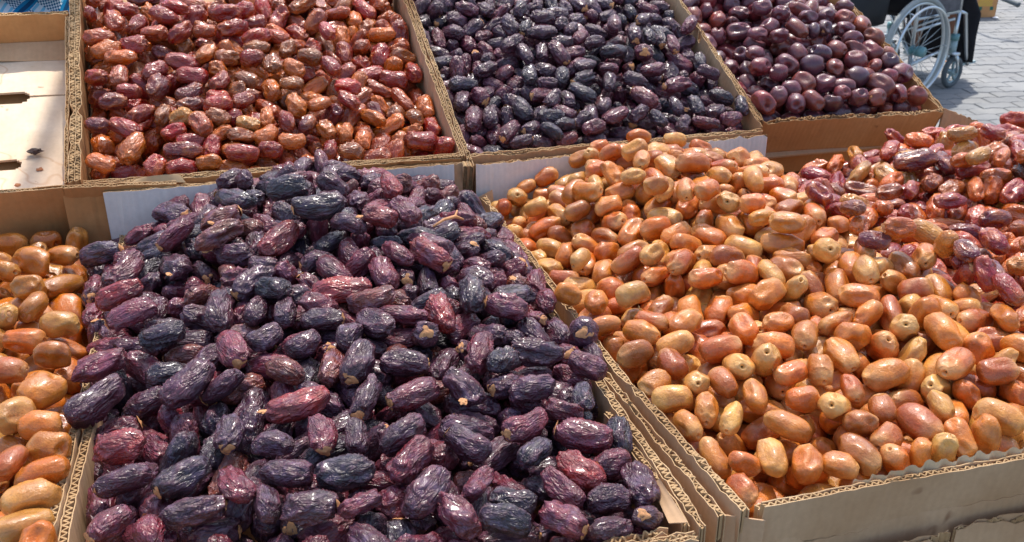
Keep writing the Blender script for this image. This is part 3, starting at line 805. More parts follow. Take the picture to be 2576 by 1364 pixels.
PIN_D+=[(800,300+215,130,5,'k',0),(590,500,130,-18,'k',0),(545,585,130,25,'b',0),(700,605,125,25,'r',0),(840,685,125,-30,'w',0),(860,732,150,5,'r',0),(1080,640,130,-20,'r',0),(1020,520,110,-35,'w',0),(1190,740,130,-65,'k',0),(965,690,115,-60,'w',0),(585,880,130,-60,'w',0),(665,670,90,-10,'n',1),(800,660,90,10,'n',0),(1270,770,110,0,'w',0),(600,700,85,0,'w',0),(590,640,100,-5,'n',0),(330,790,130,10,'w',0),(300,740,120,10,'r',0),(250,920,140,15,'w',0),(240,1010,165,30,'n',0),(490,975,150,20,'n',0),(575,1090,120,80,'n',2),(540,960,120,5,'n',2),(410,845,115,10,'k',0),(255,640,115,0,'k',0),(320,680,130,35,'w',0),(350,590,80,0,'w',0),(300,1125,130,5,'r',0),(310,1210,140,15,'n',0),(460,1200,150,25,'k',0),(270,1320,120,35,'w',0),(385,1340,110,70,'w',0),(610,1225,150,-40,'w',0),(480,1290,160,15,'n',0),(440,590,110,20,'w',0),(560,550,110,10,'b',0),(720,460,110,0,'k',0),(880,560,90,0,'n',0),(985,470,95,-50,'r',0),(955,545,90,0,'r',0),(580,455,80,20,'n',0),(450,515,65,-10,'w',0)]
PIN_AM=pin_list(.447,1258,.447,755,[(590,145,80,10),(825,155,97,-20),(1040,130,94,20),(760,305,96,10,'b'),(985,250,97,10,'p'),(965,355,98,-50,'r'),(860,470,85,15),(970,555,102,0,'p'),(1105,470,67,0,'p',3),(1400,360,80,0,'p',3),(1160,620,94,80),(1295,670,98,70,'p'),(1435,540,98,-65),(1260,460,95,-50,'b'),(1030,710,92,-30),(1200,890,115,-50),(1365,920,62,0,'o'),(1320,1090,82,-60,'r'),(1245,275,107,5,'r'),(1370,160,95,-50,'o')])
PIN_AM+=pin_list(.4467,1887,.4467,755,[(650,85,98,20),(490,130,96,10),(310,200,88,85),(160,130,78,0),(870,155,78,0,'p',3),(1090,180,118,-40),(515,310,110,-40),(130,270,100,0),(390,390,98,-65),(215,400,85,0,'o'),(765,420,115,10),(40,350,74,0,'p',3),(1395,400,103,5,'r'),(575,500,76,-60,'r'),(750,610,85,-60,'b'),(470,600,78,0,'p',3),(300,560,85,0,'o'),(1075,600,95,-50,'p',2),(965,700,126,-25,'r'),(1405,660,122,-20,'p'),(210,710,122,-20,'n'),(1200,790,103,-35),(1345,780,102,-40),(620,690,86,0,'b'),(610,870,126,-35,'b'),(105,890,115,95,'p'),(330,920,108,95,'o'),(510,920,78,0),(850,910,88,-20,'o'),(990,910,78,-50),(1100,880,98,-60,'p'),(775,790,78,70,'b')])
PIN_AM+=pin_list(.4149,1258,.4149,0,[(830,820,62,0,'o'),(1020,825,58,0,'p'),(580,890,50,0,'o'),(460,935,58,0,'n'),(555,940,42,0,'p',3),(815,910,68,0,'p'),(670,930,60,0,'o'),(855,965,55,60,'n'),(1130,840,60,0,'o'),(1165,990,85,0,'o'),(960,1010,62,0,'n'),(225,1010,62,5,'o'),(110,1080,50,90,'n'),(585,1035,58,0,'o'),(450,1165,78,30,'n'),(580,1120,46,0,'p',3),(810,1065,64,0,'p'),(985,1150,68,40,'p'),(1140,1120,75,-60,'n'),(1250,1100,60,0,'o'),(1540,1090,90,-55,'p'),(1400,1030,55,70,'o'),(95,1200,50,0,'p',3),(215,1255,62,0,'p'),(470,1270,70,10,'b'),(655,1245,70,0,'n'),(1390,1225,65,0,'p',3),(1530,1235,60,0,'o'),(1590,1320,70,5,'p'),(955,1255,75,15,'o'),(1140,1255,75,30,'o'),(1240,1330,60,40,'o'),(30,1250,50,90,'r'),(730,1165,75,0,'n')])
PIN_AM+=[(1590,980-240,85,10,'p',0),(1500,760,75,90,'n',0),(1640,640,70,20,'p',0),(1460,652,60,30,'p',0),(1710,660,80,40,'r',0),(1700,570+20,85,15,'n',0),(1940,690+0,90,-40,'p',0),(1775,700,85,0,'o',0),(1930,740,100,20,'n',0),(1650,575,80,0,'o',0),(1630,820,90,-20,'o',0),(1430,740,70,0,'n',0),(2080,630,65,0,'p',3),(1980,560,90,-10,'n',0),(2180,680,90,-60,'p',0),(2160,745,100,-10,'n',0)]
PIN_LA=pin_list(.631,0,.631,503,[(60,140,82,5),(195,140,72,0,'b'),(135,250,115,-10),(240,225,85,0),(25,280,70,-10),(115,350,82,0),(125,430,88,30),(30,465,56,0,'p',3),(235,500,95,0,'p'),(95,560,98,0,'o'),(210,620,92,0,'o'),(30,680,90,0,'r'),(170,760,115,30),(60,860,95,30,'p'),(160,900,90,0),(50,1060,110,60,'r'),(195,990,95,0),(170,1095,135,0,'o'),(130,1190,138,20,'p'),(120,1310,145,20,'p'),(310,1335,45,80,'o')])
PIN_TL=pin_list(.415,0,.415,0,[(510,85,58,0,'r'),(690,125,75,-60,'n'),(765,60,58,0,'r'),(830,150,62,40,'r'),(935,205,65,0),(1095,200,78,30,'r'),(995,90,78,-25,'r'),(1240,190,55,0,'n'),(1380,80,79,0,'r'),(600,230,78,0),(815,270,63,0,'r'),(650,305,75,15,'o'),(730,340,78,-10,'o'),(710,460,75,80),(570,470,65,0,'r'),(955,530,78,60,'k'),(1120,370,83,0,'r'),(1165,460,79,-10,'r'),(1160,580,74,50,'k'),(860,690,72,20,'r'),(685,615,68,0,'k'),(990,700,62,80,'b'),(1105,715,52,0,'y'),(1370,700,66,0,'r'),(1240,770,75,85),(580,760,55,0,'k'),(750,780,88,-20,'r'),(800,900,98,55,'o'),(1130,935,96,0,'k'),(1070,820,64,0,'R'),(610,990,76,-20,'o'),(940,1010,62,60,'r'),(1120,1065,78,0,'R'),(1265,1000,58,0,'o'),(1430,920,55,0,'o'),(1465,815,78,0,'b'),(1430,1040,78,0,'o'),(935,430,70,30,'r'),(1320,590,58,0,'R'),(1400,520,66,0,'b'),(780,560,0+55,0,'R'),(1460,610,66,20,'r'),(1560,240,72,30,'R'),(1520,350,62,0,'r'),(1385,350,62,0,'b')])
PIN_TL+=pin_list(.415,415,.415,0,[(60,50,70,-10,'R'),(450,70,66,20,'R'),(415,170,78,15,'r'),(235,335,75,35,'o'),(550,280,66,15,'b'),(650,385,62,-60,'b'),(780,415,62,-30,'o'),(880,345,62,-15,'b'),(740,300,48,60,'b'),(320,425,50,0,'o',3),(490,490,62,-20,'b'),(360,525,65,60,'r'),(770,505,60,0,'b'),(1110,525,66,-5,'R'),(1115,610,66,-30,'r'),(795,640,72,-70,'o'),(935,630,62,20,'o'),(165,620,72,0,'k'),(325,640,72,-5,'R'),(620,715,60,85,'o'),(740,740,66,-65,'r'),(860,760,60,55,'k'),(210,730,74,-20,'o'),(320,730,50,0,'b'),(155,830,75,0,'r'),(600,820,70,20,'o'),(770,855,68,0,'o'),(265,900,72,60,'R'),(445,945,82,-5,'R'),(640,910,56,0,'r'),(340,800,62,0,'o'),(980,790,55,-50,'o'),(1095,810,60,90,'o'),(1200,850,62,80,'o'),(1005,910,52,70,'r'),(1130,915,56,0,'b'),(1005,400,66,-40,'r'),(505,755,55,-10,'y'),(985,190,60,-60,'R')])
PIN_RD=pin_list(.4643,1824,.4602,220,[(1285,255,72,0,'y'),(1450,245,66,-15,'R'),(1380,320,75,10,'y'),(1500,370,55,60,'o'),(1030,400,112,0,'k'),(1650,370,95,20,'o'),(1810,410,85,10,'r'),(2000,370,90,0,'o'),(2150,405,75,-80,'r'),(1300,395,66,0,'o'),(1570,570,108,25,'R'),(2050,580,135,25,'R'),(1950,500,105,15,'r'),(1360,560,85,-70,'o'),(1220,620,80,0,'R'),(1470,490,80,0,'o'),(1620,555-100,0+85,-30,'K'),(2400,470,120,-15,'r'),(2370,530,90,-15,'R'),(2310,670,130,5,'o'),(2480,750,120,0,'R'),(2090,740,90,0,'b'),(1810,730,95,0,'R'),(1465,720,80,0,'k'),(1100,800,105,-15,'y'),(1460,840,105,-40,'R'),(1650,850,85,40,'o'),(1820,880,100,-15,'r'),(900,550,66,0,'b'),(1000,560,62,60,'r'),(430,590,80,-10,'R'),(600,570,70,60,'b'),(700,640,78,0,'y'),(545,700,60,0,'b'),(855,660,60,60,'o'),(700,720,78,30,'o'),(980,690,66,60,'r'),(860,790,85,0,'o'),(620,840,72,0,'k'),(1050,900,85,10,'k'),(890,930,80,0,'y'),(1290,950,90,20,'r'),(1430,1010,100,-30,'k'),(1140,1040,95,-70,'R'),(1610,980,70,0,'y'),(1870,970,75,0,'o'),(2040,950,75,0,'y',3),(2370,900,105,15,'o'),(2160,860,90,-20,'r'),(1920,1075,105,-5,'y'),(2220,1060,110,0,'k'),(1330,1130,100,0,'r'),(1000,1000,80,30,'r'),(1730,1030,85,15,'o')])
# crop 8 of 2nd set: orig = 3000+.3299*c ; view=/1.59 -> 1886.8+.2075c
PIN_TR=pin_list(.2075,1886.8,.2075,0,[(150,90,50,0),(370,165,46,0),(570,345,62,-40,'b'),(700,210,48,0),(270,370,50,60),(780,370,40,50,'k'),(895,340,44,60,'k'),(920,190,50,50),(1150,75,46,0),(1170,230,50,-20,'b'),(1330,300,56,-60,'o'),(1150,360,50,0),(1250,500,58,0),(1050,600,50,-30,'b'),(850,650,56,-10,'k'),(1490,450,56,-30,'o'),(590,660,52,-50),(450,780,60,-40),(740,780,60,-5,'k'),(1030,810,50,60,'b'),(1280,730,60,0,'r'),(1680,740,50,0,'k'),(1510,800,42,60,'b'),(1660,650,0+30,0,'o'),(1850,880,60,15,'n'),(120,810,55,0,'r'),(350,880,48,0),(640,1020,62,-20,'b'),(890,1010,55,0),(520,1080,50,0),(320,1170,55,60),(180,1240,70,-40,'R'),(560,1240,55,90,'n'),(780,1230,64,-30,'b'),(1310,930,60,0,'k'),(1580,1050,75,-30,'b'),(1680,940,48,0,'r'),(1100,1150,46,90,'r'),(1320,1180,54,0),(1810,1130,50,-60,'r'),(1540,1210,58,0,'b'),(2010,1180,60,-20,'b'),(1050,1290,60,-10,'k'),(310,500-100,0+50,0,'n'),(100,400,50,0),(60,640,48,0),(1300,600,62,-20,'b'),(1450,620,60,-40,'r')])
PIN_TM=pin_list(.415,830,.415,0,[(1110,160,72,-40),(1290,140,66,0,'n'),(1285,215,78,5),(1450,175,52,60),(1170,320,72,-45),(1300,320,62,70),(1410,280,56,0),(1530,235,52,60,'w'),(1210,455,66,90,'k'),(1405,465,66,85,'k'),(1525,405,62,10),(1300,560,74,20,'w'),(1530,560,78,-30,'k'),(1430,600,60,-50),(1285,700,56,70),(1405,680,66,-25,'w'),(1540,740,60,20),(1400,770,56,0,'k'),(1340,840,66,-40,'k'),(1455,890,60,40,'R'),(1600,800,66,15,'w')])
PIN_TM+=pin_list(.415,1245,.415,0,[(150,60,60,65),(375,90,60,0),(300,165,64,-30,'w'),(410,150,45,60),(160,170,50,20,'k'),(120,270,74,30),(290,220,52,-30,'r'),(455,300,68,-15,'w'),(380,325,78,-40,'w'),(725,145,62,-85,'w'),(580,250,55,0),(845,210,62,-75),(935,215,60,-70,'k'),(720,315,70,0,'k'),(900,120,50,30,'n',2),(1195,150,66,30,'w'),(1080,270,64,-70,'w'),(905,320,50,20,'w',3),(520,400,72,30,'w'),(530,480,78,40,'k',2),(690,420,50,0,'w'),(690,500,62,85),(955,425,68,10,'w'),(850,490,68,-20),(1100,515,78,10,'w'),(1295,440,60,-20),(320,525,50,0),(360,610,62,60),(170,660,80,-50,'k'),(570,715,82,-85),(730,700,80,25,'w'),(660,640,50,60),(905,590,78,-30,'R'),(870,690,66,35),(1100,645,62,-65),(1220,640,66,-60,'k'),(1370,590,66,-20,'k'),(1495,640,62,-80,'k'),(1340,680,56,20),(1275,745,70,-10,'w'),(1430,720,62,5,'w'),(330,710,72,-5,'k'),(95,800,78,50,'w',2),(240,790,62,15),(390,775,72,15),(305,870,72,0),(180,890,60,0),(990,720,58,-40,'k'),(1140,750,58,60),(620,840,60,-5)])
PINS = dict(dark=PIN_D, amber=PIN_AM, la=PIN_LA, tl=PIN_TL, red=PIN_RD, tr=PIN_TR, tm=PIN_TM)

class Plane:
    def __init__(s, o, u, v, n):
        s.o = np.array(o, float); s.u = np.array(u, float); s.v = np.array(v, float); s.n = np.array(n, float)
    def W(s, u, v, h): return s.o + np.multiply.outer(u, s.u) + np.multiply.outer(v, s.v) + np.multiply.outer(h, s.n)
    def hit(s, px, py, h=0):
        d = ray(px, py); t = ((s.o + s.n * h) @ s.n) / (d @ s.n); q = d * t - s.o
        return np.array([q @ s.u, q @ s.v, q @ s.n])
FPX = 2458.6; CPT, SPT = math.cos(math.radians(25.11)), math.sin(math.radians(25.11))
def ray(px, py):
    x = px - 1288; yo = 682 - py
    return np.array([x, FPX * CPT + yo * SPT, -FPX * SPT + yo * CPT])
def proj(P):
    P = np.atleast_2d(P); depth = P[:, 1] * CPT - P[:, 2] * SPT; up = P[:, 1] * SPT + P[:, 2] * CPT
    return np.stack([1288 + FPX * P[:, 0] / depth, 682 - FPX * up / depth, depth], 1)
FP = Plane((0, 0, -.414), tuple(FU), tuple(FV), tuple(FN)); RP = Plane((0, 0, -.83), tuple(RU), tuple(RV), tuple(RN))
def grid(us,vs,Z):
    us=np.array(us);vs=np.array(vs);Z=np.array(Z,float)
    def g(u,v):
        i=np.clip(np.searchsorted(us,u)-1,0,len(us)-2);j=np.clip(np.searchsorted(vs,v)-1,0,len(vs)-2)
        a=np.clip((u-us[i])/(us[i+1]-us[i]),0,1);b=np.clip((v-vs[j])/(vs[j+1]-vs[j]),0,1)
        return (Z[j,i]*(1-a)+Z[j,i+1]*a)*(1-b)+(Z[j+1,i]*(1-a)+Z[j+1,i+1]*a)*b
    return g
HF=grid([-.55,-.25,-.16,-.06,.04,.14,.235,.265,.34,.43,.52,.60,.66,.72,.82,.95,1.2],[.38,.48,.60,.75,.86,.97,1.07],[
[.022,.020,.006,.006,.008,.006, .000,-.006,-.002,-.002,.008,.018, .010,.01,.02,.02,.02],
[.022,.020,.008,.010,.014,.012, .004,-.004, .002, .006,.018,.028, .010,.01,.02,.02,.02],
[.025,.022,.014,.022,.030,.028, .018, .006, .020, .028,.046,.050, .030,.022,.028,.03,.03],
[.028,.026,.024,.044,.058,.056, .038, .020, .036, .054,.070,.072, .042,.036,.042,.046,.044],
[.028,.028,.028,.062,.084,.074, .042, .022, .042, .072,.080,.062, .034,.044,.060,.062,.058],
[.024,.020,.024,.078,.108,.090, .032, .008, .044, .094,.092,.054, .022,.058,.086,.070,.056],
[.010,.008,.010,.052,.086,.060, .010, .000, .030, .068,.056,.020, .006,.038,.064,.054,.042]])
HR=grid([-.15,.0,.28,.29,.45,.69,.71,.85,.99],[1.17,1.25,1.4,1.8],[
[.002,.004,.002, .0,.004,.004, .004,.010,.006],
[.004,.008,.006, .004,.01,.008, .010,.022,.014],
[.004,.012,.008, .006,.014,.012, .014,.030,.018],
[.012,.02,.014, .012,.02,.018, .016,.03,.018]])
# boundaries (px -> u,v)
def bcurve(pts,h):
    P=np.array([FP.hit(x,y,h)[:2] for x,y in pts]);P=P[np.argsort(P[:,1])]
    return lambda v:np.interp(v,P[:,1],P[:,0])
b_la=bcurve([(200,590),(200,640),(190,700),(205,780),(205,850),(180,900),(165,960),(165,1040),(180,1090),(190,1165),(165,1364)],.02)
b_ar=bcurve([(1905,400),(1945,450),(2000,500),(2100,545),(2190,620),(2280,690),(2380,740),(2440,800),(2576,890)],.035)
def ulim(sp,v,h):
    ov=np.clip((h+.004)*.8,0,.020); above=np.clip((h-.001)/.008,0,1)  # above the rim dates may lean over it
    lo,hi={'dark':(np.maximum(b_la(v),-.30),np.interp(v,[.45,.62],[.229,.237])+above*np.interp(v,[.56,.72,.95,1.05],[0,.016,.016,0])),'la':(-.34+0*v,np.minimum(b_la(v),-.0)),'amber':(np.interp(v,[.46,.65,1.06],[.290,.269,.256])-above*np.interp(v,[.58,.68,.88,1.0],[0,.012,.010,0]),np.where(v<.72,.597,np.maximum(b_ar(v),.45))),
    'red':(np.where(v<.72,.617,b_ar(v)),1.02+0*v),'tl':(-.137+0*v,.278+0*v),'tm':(.293+0*v,.694+0*v),'tr':(.708+0*v,.983+0*v)}[sp]
    if sp=='dark': lo=np.where(v<.62,np.maximum(lo,-.143),lo)
    if sp=='la': hi=np.where(v<.62,np.minimum(hi,-.158),hi)
    return lo-ov,hi+ov
def vlim(sp,u=0):
    return {'dark':(.456,1.066),'la':(.33,1.066),'amber':(.474,1.070),'red':(.56,1.074),'tr':(1.207,1.57)}.get(sp,(1.188,1.57))
settle_steps = 330
FILL = dict(dark=.61, amber=.60, la=.56, red=.50, tl=.58, tm=.58, tr=.60)
def sim(fr,HH,species,seed,skip=1.0):
    rng=np.random.default_rng(seed)
    P0=[];P1=[];RR=[];S=[];PIN=[];LAY=[];COL=[];CAP=[]
    for sp in species:
        L,D=DIM[sp]
        for x,y,l,ang,c,cap in PINS[sp]:
            for it in range(3):
                h=-.005 if it==0 else HH(q[0],q[1])-D*.35
                q=fr.hit(x,y,h)
            a=np.radians(ang)
            d=ray(x,y);
            if cap==3:
                ax=-(ray(x,y)/np.linalg.norm(ray(x,y))); ax=np.array([ax@fr.u,ax@fr.v,ax@fr.n]); ax+=rng.normal(size=3)*.12; ax/=np.linalg.norm(ax); Lr=L*.95; Dr=np.clip(l/FPX*proj(fr.W(*q[:2],q[2]))[0,2],.8*D,1.2*D)
            else:
                a0=fr.hit(x-l/2*np.cos(a),y+l/2*np.sin(a),q[2]);a1=fr.hit(x+l/2*np.cos(a),y-l/2*np.sin(a),q[2])
                a0[2]=HH(a0[0],a0[1])-D*.35;a1[2]=HH(a1[0],a1[1])-D*.35
                w0=fr.W(*a0);w1=fr.W(*a1);ax=a1-a0;  Lr=np.clip(l/FPX*proj(fr.W(*q))[0,2]*np.hypot(1,.15),.74*L,1.3*L); Dr=D*np.sqrt(Lr/L)*rng.uniform(.92,1.06)
                # foreshortened upright ones lean
                ax/=np.linalg.norm(ax)
            Dr=min(Dr,Lr*.86)
            lo,hi=vlim(sp)
            e=Lr/2-Dr*.42
            P0.append(q-ax*e);P1.append(q+ax*e);RR.append((Lr,Dr));S.append(SP.index(sp));PIN.append(1);LAY.append(0);COL.append(ord(c));CAP.append(cap)
        # fill
        us=np.linspace(-.6,1.2,241);vs=np.linspace(.3,1.7,281);U,V=np.meshgrid(us,vs)
        lo,hi=ulim(sp,V,0*V-.004);vl=vlim(sp)
        ins=(U>lo)&(U<hi)&(V>vl[0])&(V<vl[1]); cells=np.argwhere(ins); ca=(us[1]-us[0])*(vs[1]-vs[0]);area=ins.sum()*ca
        T=2.25*D; n=int(area*T*FILL[sp]/(.60*L*D*D))
        for k in range(n):
            j,i=cells[rng.integers(len(cells))]
            u=us[i]+rng.uniform(-.5,.5)*(us[1]-us[0]);v=vs[j]+rng.uniform(-.5,.5)*(vs[1]-vs[0])
            dep=rng.uniform(.0,T);h=HH(u,v)-D*.5-dep
            ax=rng.normal(size=3);ax[2]*=.55;ax/=np.linalg.norm(ax)
            s=rng.normal(1,.10);s2=rng.normal(1,.07)
            Lr=L*np.clip(s,.78,1.28);Dr=min(D*np.clip(s2,.82,1.2),Lr*.9)
            q=np.array([u,v,h]);e=Lr/2-Dr*.42
            P0.append(q-ax*e);P1.append(q+ax*e);RR.append((Lr,Dr));S.append(SP.index(sp));PIN.append(0);LAY.append(dep/T);COL.append(0);CAP.append(0)
    P0=np.array(P0);P1=np.array(P1);RR=np.array(RR);S=np.array(S);PIN=np.array(PIN);COL=np.array(COL);CAP=np.array(CAP)
    N=len(P0);el=2*(RR[:,0]/2-RR[:,1]*.42)
    Q0=P0.copy();Q1=P1.copy()
    w=np.where(PIN==1,.04,1.0)
    bary=np.array([0,.25,.5,.75,1.0]);rad=np.array([.42,.485,.5,.485,.42])
    def spheres():
        C=P0[:,None]*(1-bary)[None,:,None]+P1[:,None]*bary[None,:,None]
        return C.reshape(-1,3),(RR[:,1:2]*rad[None]).reshape(-1)
    own=np.repeat(np.arange(N),5);bb=np.tile(bary,N)
    Dm={s:DIM[s][1] for s in species}
    Dm_arr=np.array([DIM[SP[s]][1] for s in S])
    def pairs(C,Rd,m):
        cs=.034;g=np.floor((C-C.min(0)+cs)/cs).astype(int);dims=g.max(0)+2
        key=(g[:,0]*dims[1]+g[:,1])*dims[2]+g[:,2];o=np.argsort(key);ks=key[o];I=[];J=[]
        for dx in(-1,0,1):
            for dy in(-1,0,1):
                for dz in(-1,0,1):
                    k2=key+(dx*dims[1]+dy)*dims[2]+dz
                    a=np.searchsorted(ks,k2,'left');b=np.searchsorted(ks,k2,'right');cnt=b-a
                    ii=np.repeat(np.arange(len(C)),cnt);st=np.repeat(a,cnt);off=np.arange(cnt.sum())-np.repeat(np.cumsum(cnt)-cnt,cnt)
                    jj=o[st+off];k=(own[ii]<own[jj]);ii=ii[k];jj=jj[k]
                    d=np.linalg.norm(C[ii]-C[jj],axis=1);k=d<Rd[ii]+Rd[jj]+m;I.append(ii[k]);J.append(jj[k])
        return np.concatenate(I),np.concatenate(J)
    for it in range(settle_steps):
        C,Rd=spheres()
        if it%8==0: I,J=pairs(C,Rd,.005)
        # gravity along -n, soft
        g=.0006 if it<settle_steps*.72 else .00015
        mv=(PIN==0)
        P0[mv,2]-=g;P1[mv,2]-=g
        C,Rd=spheres()
        for sub in range(2):
            d=C[I]-C[J];dist=np.linalg.norm(d,axis=1)+1e-9;pen=(Rd[I]+Rd[J])*.985-dist;k=pen>0
            i=I[k];j=J[k];nrm=d[k]/dist[k][:,None];pp=pen[k]
            wi=w[own[i]];wj=w[own[j]];tot=wi+wj
            ci=nrm*(pp*wi/tot)[:,None]*.45;cj=-nrm*(pp*wj/tot)[:,None]*.45
            D0=np.zeros_like(P0);D1=np.zeros_like(P1)
            for idx,c in((i,ci),(j,cj)):
                o=own[idx];b=bb[idx]
                for ax in range(3):
                    D0[:,ax]+=np.bincount(o,c[:,ax]*(1-b)*1.3,minlength=N);D1[:,ax]+=np.bincount(o,c[:,ax]*b*1.3,minlength=N)
            mx=.0035
            for Dd in(D0,D1):
                nn=np.linalg.norm(Dd,axis=1);s=np.minimum(1,mx/(nn+1e-12));Dd*=s[:,None]
            P0+=D0;P1+=D1
            # length
            d=P1-P0;l=np.linalg.norm(d,axis=1)+1e-9;corr=d*((l-el)/l/2)[:,None];P0+=corr;P1-=corr
            # bounds
            for sp in species:
                m=S==SP.index(sp);D=DIM[sp][1]
                for PP in(P0,P1):
                    p=PP[m];rr=RR[m,1]*.45
                    lo,hi=ulim(sp,p[:,1],p[:,2]);vl=vlim(sp)
                    p[:,0]=np.clip(p[:,0],lo+rr,hi-rr)
                    hfac=np.clip((p[:,2]-.002)*.6,0,.010)
                    p[:,1]=np.clip(p[:,1],vl[0]+rr-hfac,vl[1]-rr+hfac)
                    fl=HH(p[:,0],p[:,1])-2.25*D-.012
                    p[:,2]=np.maximum(p[:,2],fl+rr)
                    # ceiling (soft): nothing much above envelope
                    ce=HH(p[:,0],p[:,1])-rr*.9+.007
                    p[:,2]=np.where(p[:,2]>ce,p[:,2]-(p[:,2]-ce)*.3,p[:,2])
                    PP[m]=p
            C,Rd=spheres()
        pm=PIN==1
        P0[pm]+=(Q0[pm]-P0[pm])*.08;P1[pm]+=(Q1[pm]-P1[pm])*.08
    ctr=(P0+P1)/2;ax=P1-P0;ax/=np.linalg.norm(ax,axis=1)[:,None]
    Wc=fr.W(ctr[:,0],ctr[:,1],ctr[:,2]);Wa=ax[:,:1]*fr.u+ax[:,1:2]*fr.v+ax[:,2:]*fr.n
    return dict(c=Wc,a=Wa,R=RR,S=S,PIN=PIN,COL=COL,CAP=CAP)

def coverage(R_, c0, a0, off):
    """how many picture cells each date covers, by a small depth buffer of spheres"""
    W_, H_ = 1288, 682
    zb = np.full((H_, W_), 9.0); idb = np.full((H_, W_), -1); c = c0 - np.array(off)
    e = R_[:, 0] / 2 - R_[:, 1] * .42
    for b_, r_ in ((-.9, .40), (-.5, .48), (0, .5), (.5, .48), (.9, .40)):
        q = proj(c + a0 * (e * b_ / .9)[:, None]); rr_ = r_ * R_[:, 1] * FPX / np.maximum(q[:, 2], .2) / 2
        for i in range(len(c)):
            z = q[i, 2]
            if z < .2: continue
            x, y, R0 = q[i, 0] / 2, q[i, 1] / 2, rr_[i]
            x0 = int(max(0, math.floor(x - R0))); x1 = int(min(W_ - 1, math.ceil(x + R0))); y0 = int(max(0, math.floor(y - R0))); y1 = int(min(H_ - 1, math.ceil(y + R0)))
            if x0 > x1 or y0 > y1: continue
            rr = ((np.arange(x0, x1 + 1)[None] - x) ** 2 + (np.arange(y0, y1 + 1)[:, None] - y) ** 2) / R0 ** 2
            zz = z - np.sqrt(np.clip(1 - rr, 0, 1)) * r_ * R_[i, 1]
            sub = zb[y0:y1 + 1, x0:x1 + 1]; k = (rr < 1) & (zz < sub); sub[k] = zz[k]; idb[y0:y1 + 1, x0:x1 + 1][k] = i
    return np.bincount(idb[idb >= 0], minlength=len(c))
_a = sim(FP, HF, ['dark', 'amber', 'la', 'red'], 1); _b = sim(RP, HR, ['tl', 'tm', 'tr'], 2)
PK = {k: np.concatenate([_a[k], _b[k]]) for k in _a}
vis = coverage(PK['R'], PK['c'], PK['a'], (0, 0, 0))
oth = np.maximum.reduce([coverage(PK['R'], PK['c'], PK['a'], o) for o in [(.35, 0, 0), (-.35, 0, 0), (0, .1, .2)]])
KIND = np.zeros(len(vis), int)               # 1 a date of its own, 2 joined with the rest, 0 buried out of sight
for s_ in range(len(SP)):
    m = np.where(PK['S'] == s_)[0]; o_ = m[np.argsort(-vis[m], kind='stable')]; nv_ = int((vis[m] >= 6).sum())
    KIND[o_[:min(300, nv_)]] = 1
    for i in m:
        if KIND[i] == 0 and (vis[i] > 0 or oth[i] > 0): KIND[i] = 2
    print(SP[s_], 'in view', (vis[m] > 0).sum(), 'own', (KIND[m] == 1).sum(), 'joined', (KIND[m] == 2).sum())

HI, LO, MATS, MATJ = {}, {}, {}, {}
for sp in SP:
    MATS[sp] = date_mat(sp, False); MATJ[sp] = date_mat(sp, True)
    nx, nph = (50, 34) if sp in ('dark', 'amber', 'la') else (38, 28)
    HI[sp] = []; LO[sp] = []
    for k in range(NV[sp]):
        HI[sp].append(mesh_from("date_" + sp, *date_arrays(sp, k, nx, nph), MATS[sp]))
        if k < 6: LO[sp].append(date_arrays(sp, k, 22, 14))

def calyx_mesh(k):
    rs = random.Random(k); mb = MB(); vs = []; n = 18
    prof = [(0, .20), (.25, .24), (.36, .10), (.60, .07), (.82, .02), (1.0, -.10)]
    for (r_, x_) in prof:
        for i in range(n):
            a = 2 * math.pi * i / n
            lob = 1 + (.22 * math.cos(3 * a + k) + .12 * math.cos(5 * a + k * 2)) * r_
            vs.append((x_ + rs.uniform(-.03, .03) * r_, r_ * lob * math.cos(a), r_ * lob * math.sin(a)))
    fs = [(j * n + i, j * n + (i + 1) % n, (j + 1) * n + (i + 1) % n, (j + 1) * n + i) for j in range(len(prof) - 1) for i in range(n)]
    me = bpy.data.meshes.new("calyx"); me.from_pydata(vs, [], fs); me.materials.append(M['calyx'])
    me.polygons.foreach_set("use_smooth", np.ones(len(fs), dtype=bool)); me.update()
    return me
CAL = [calyx_mesh(k) for k in range(4)]

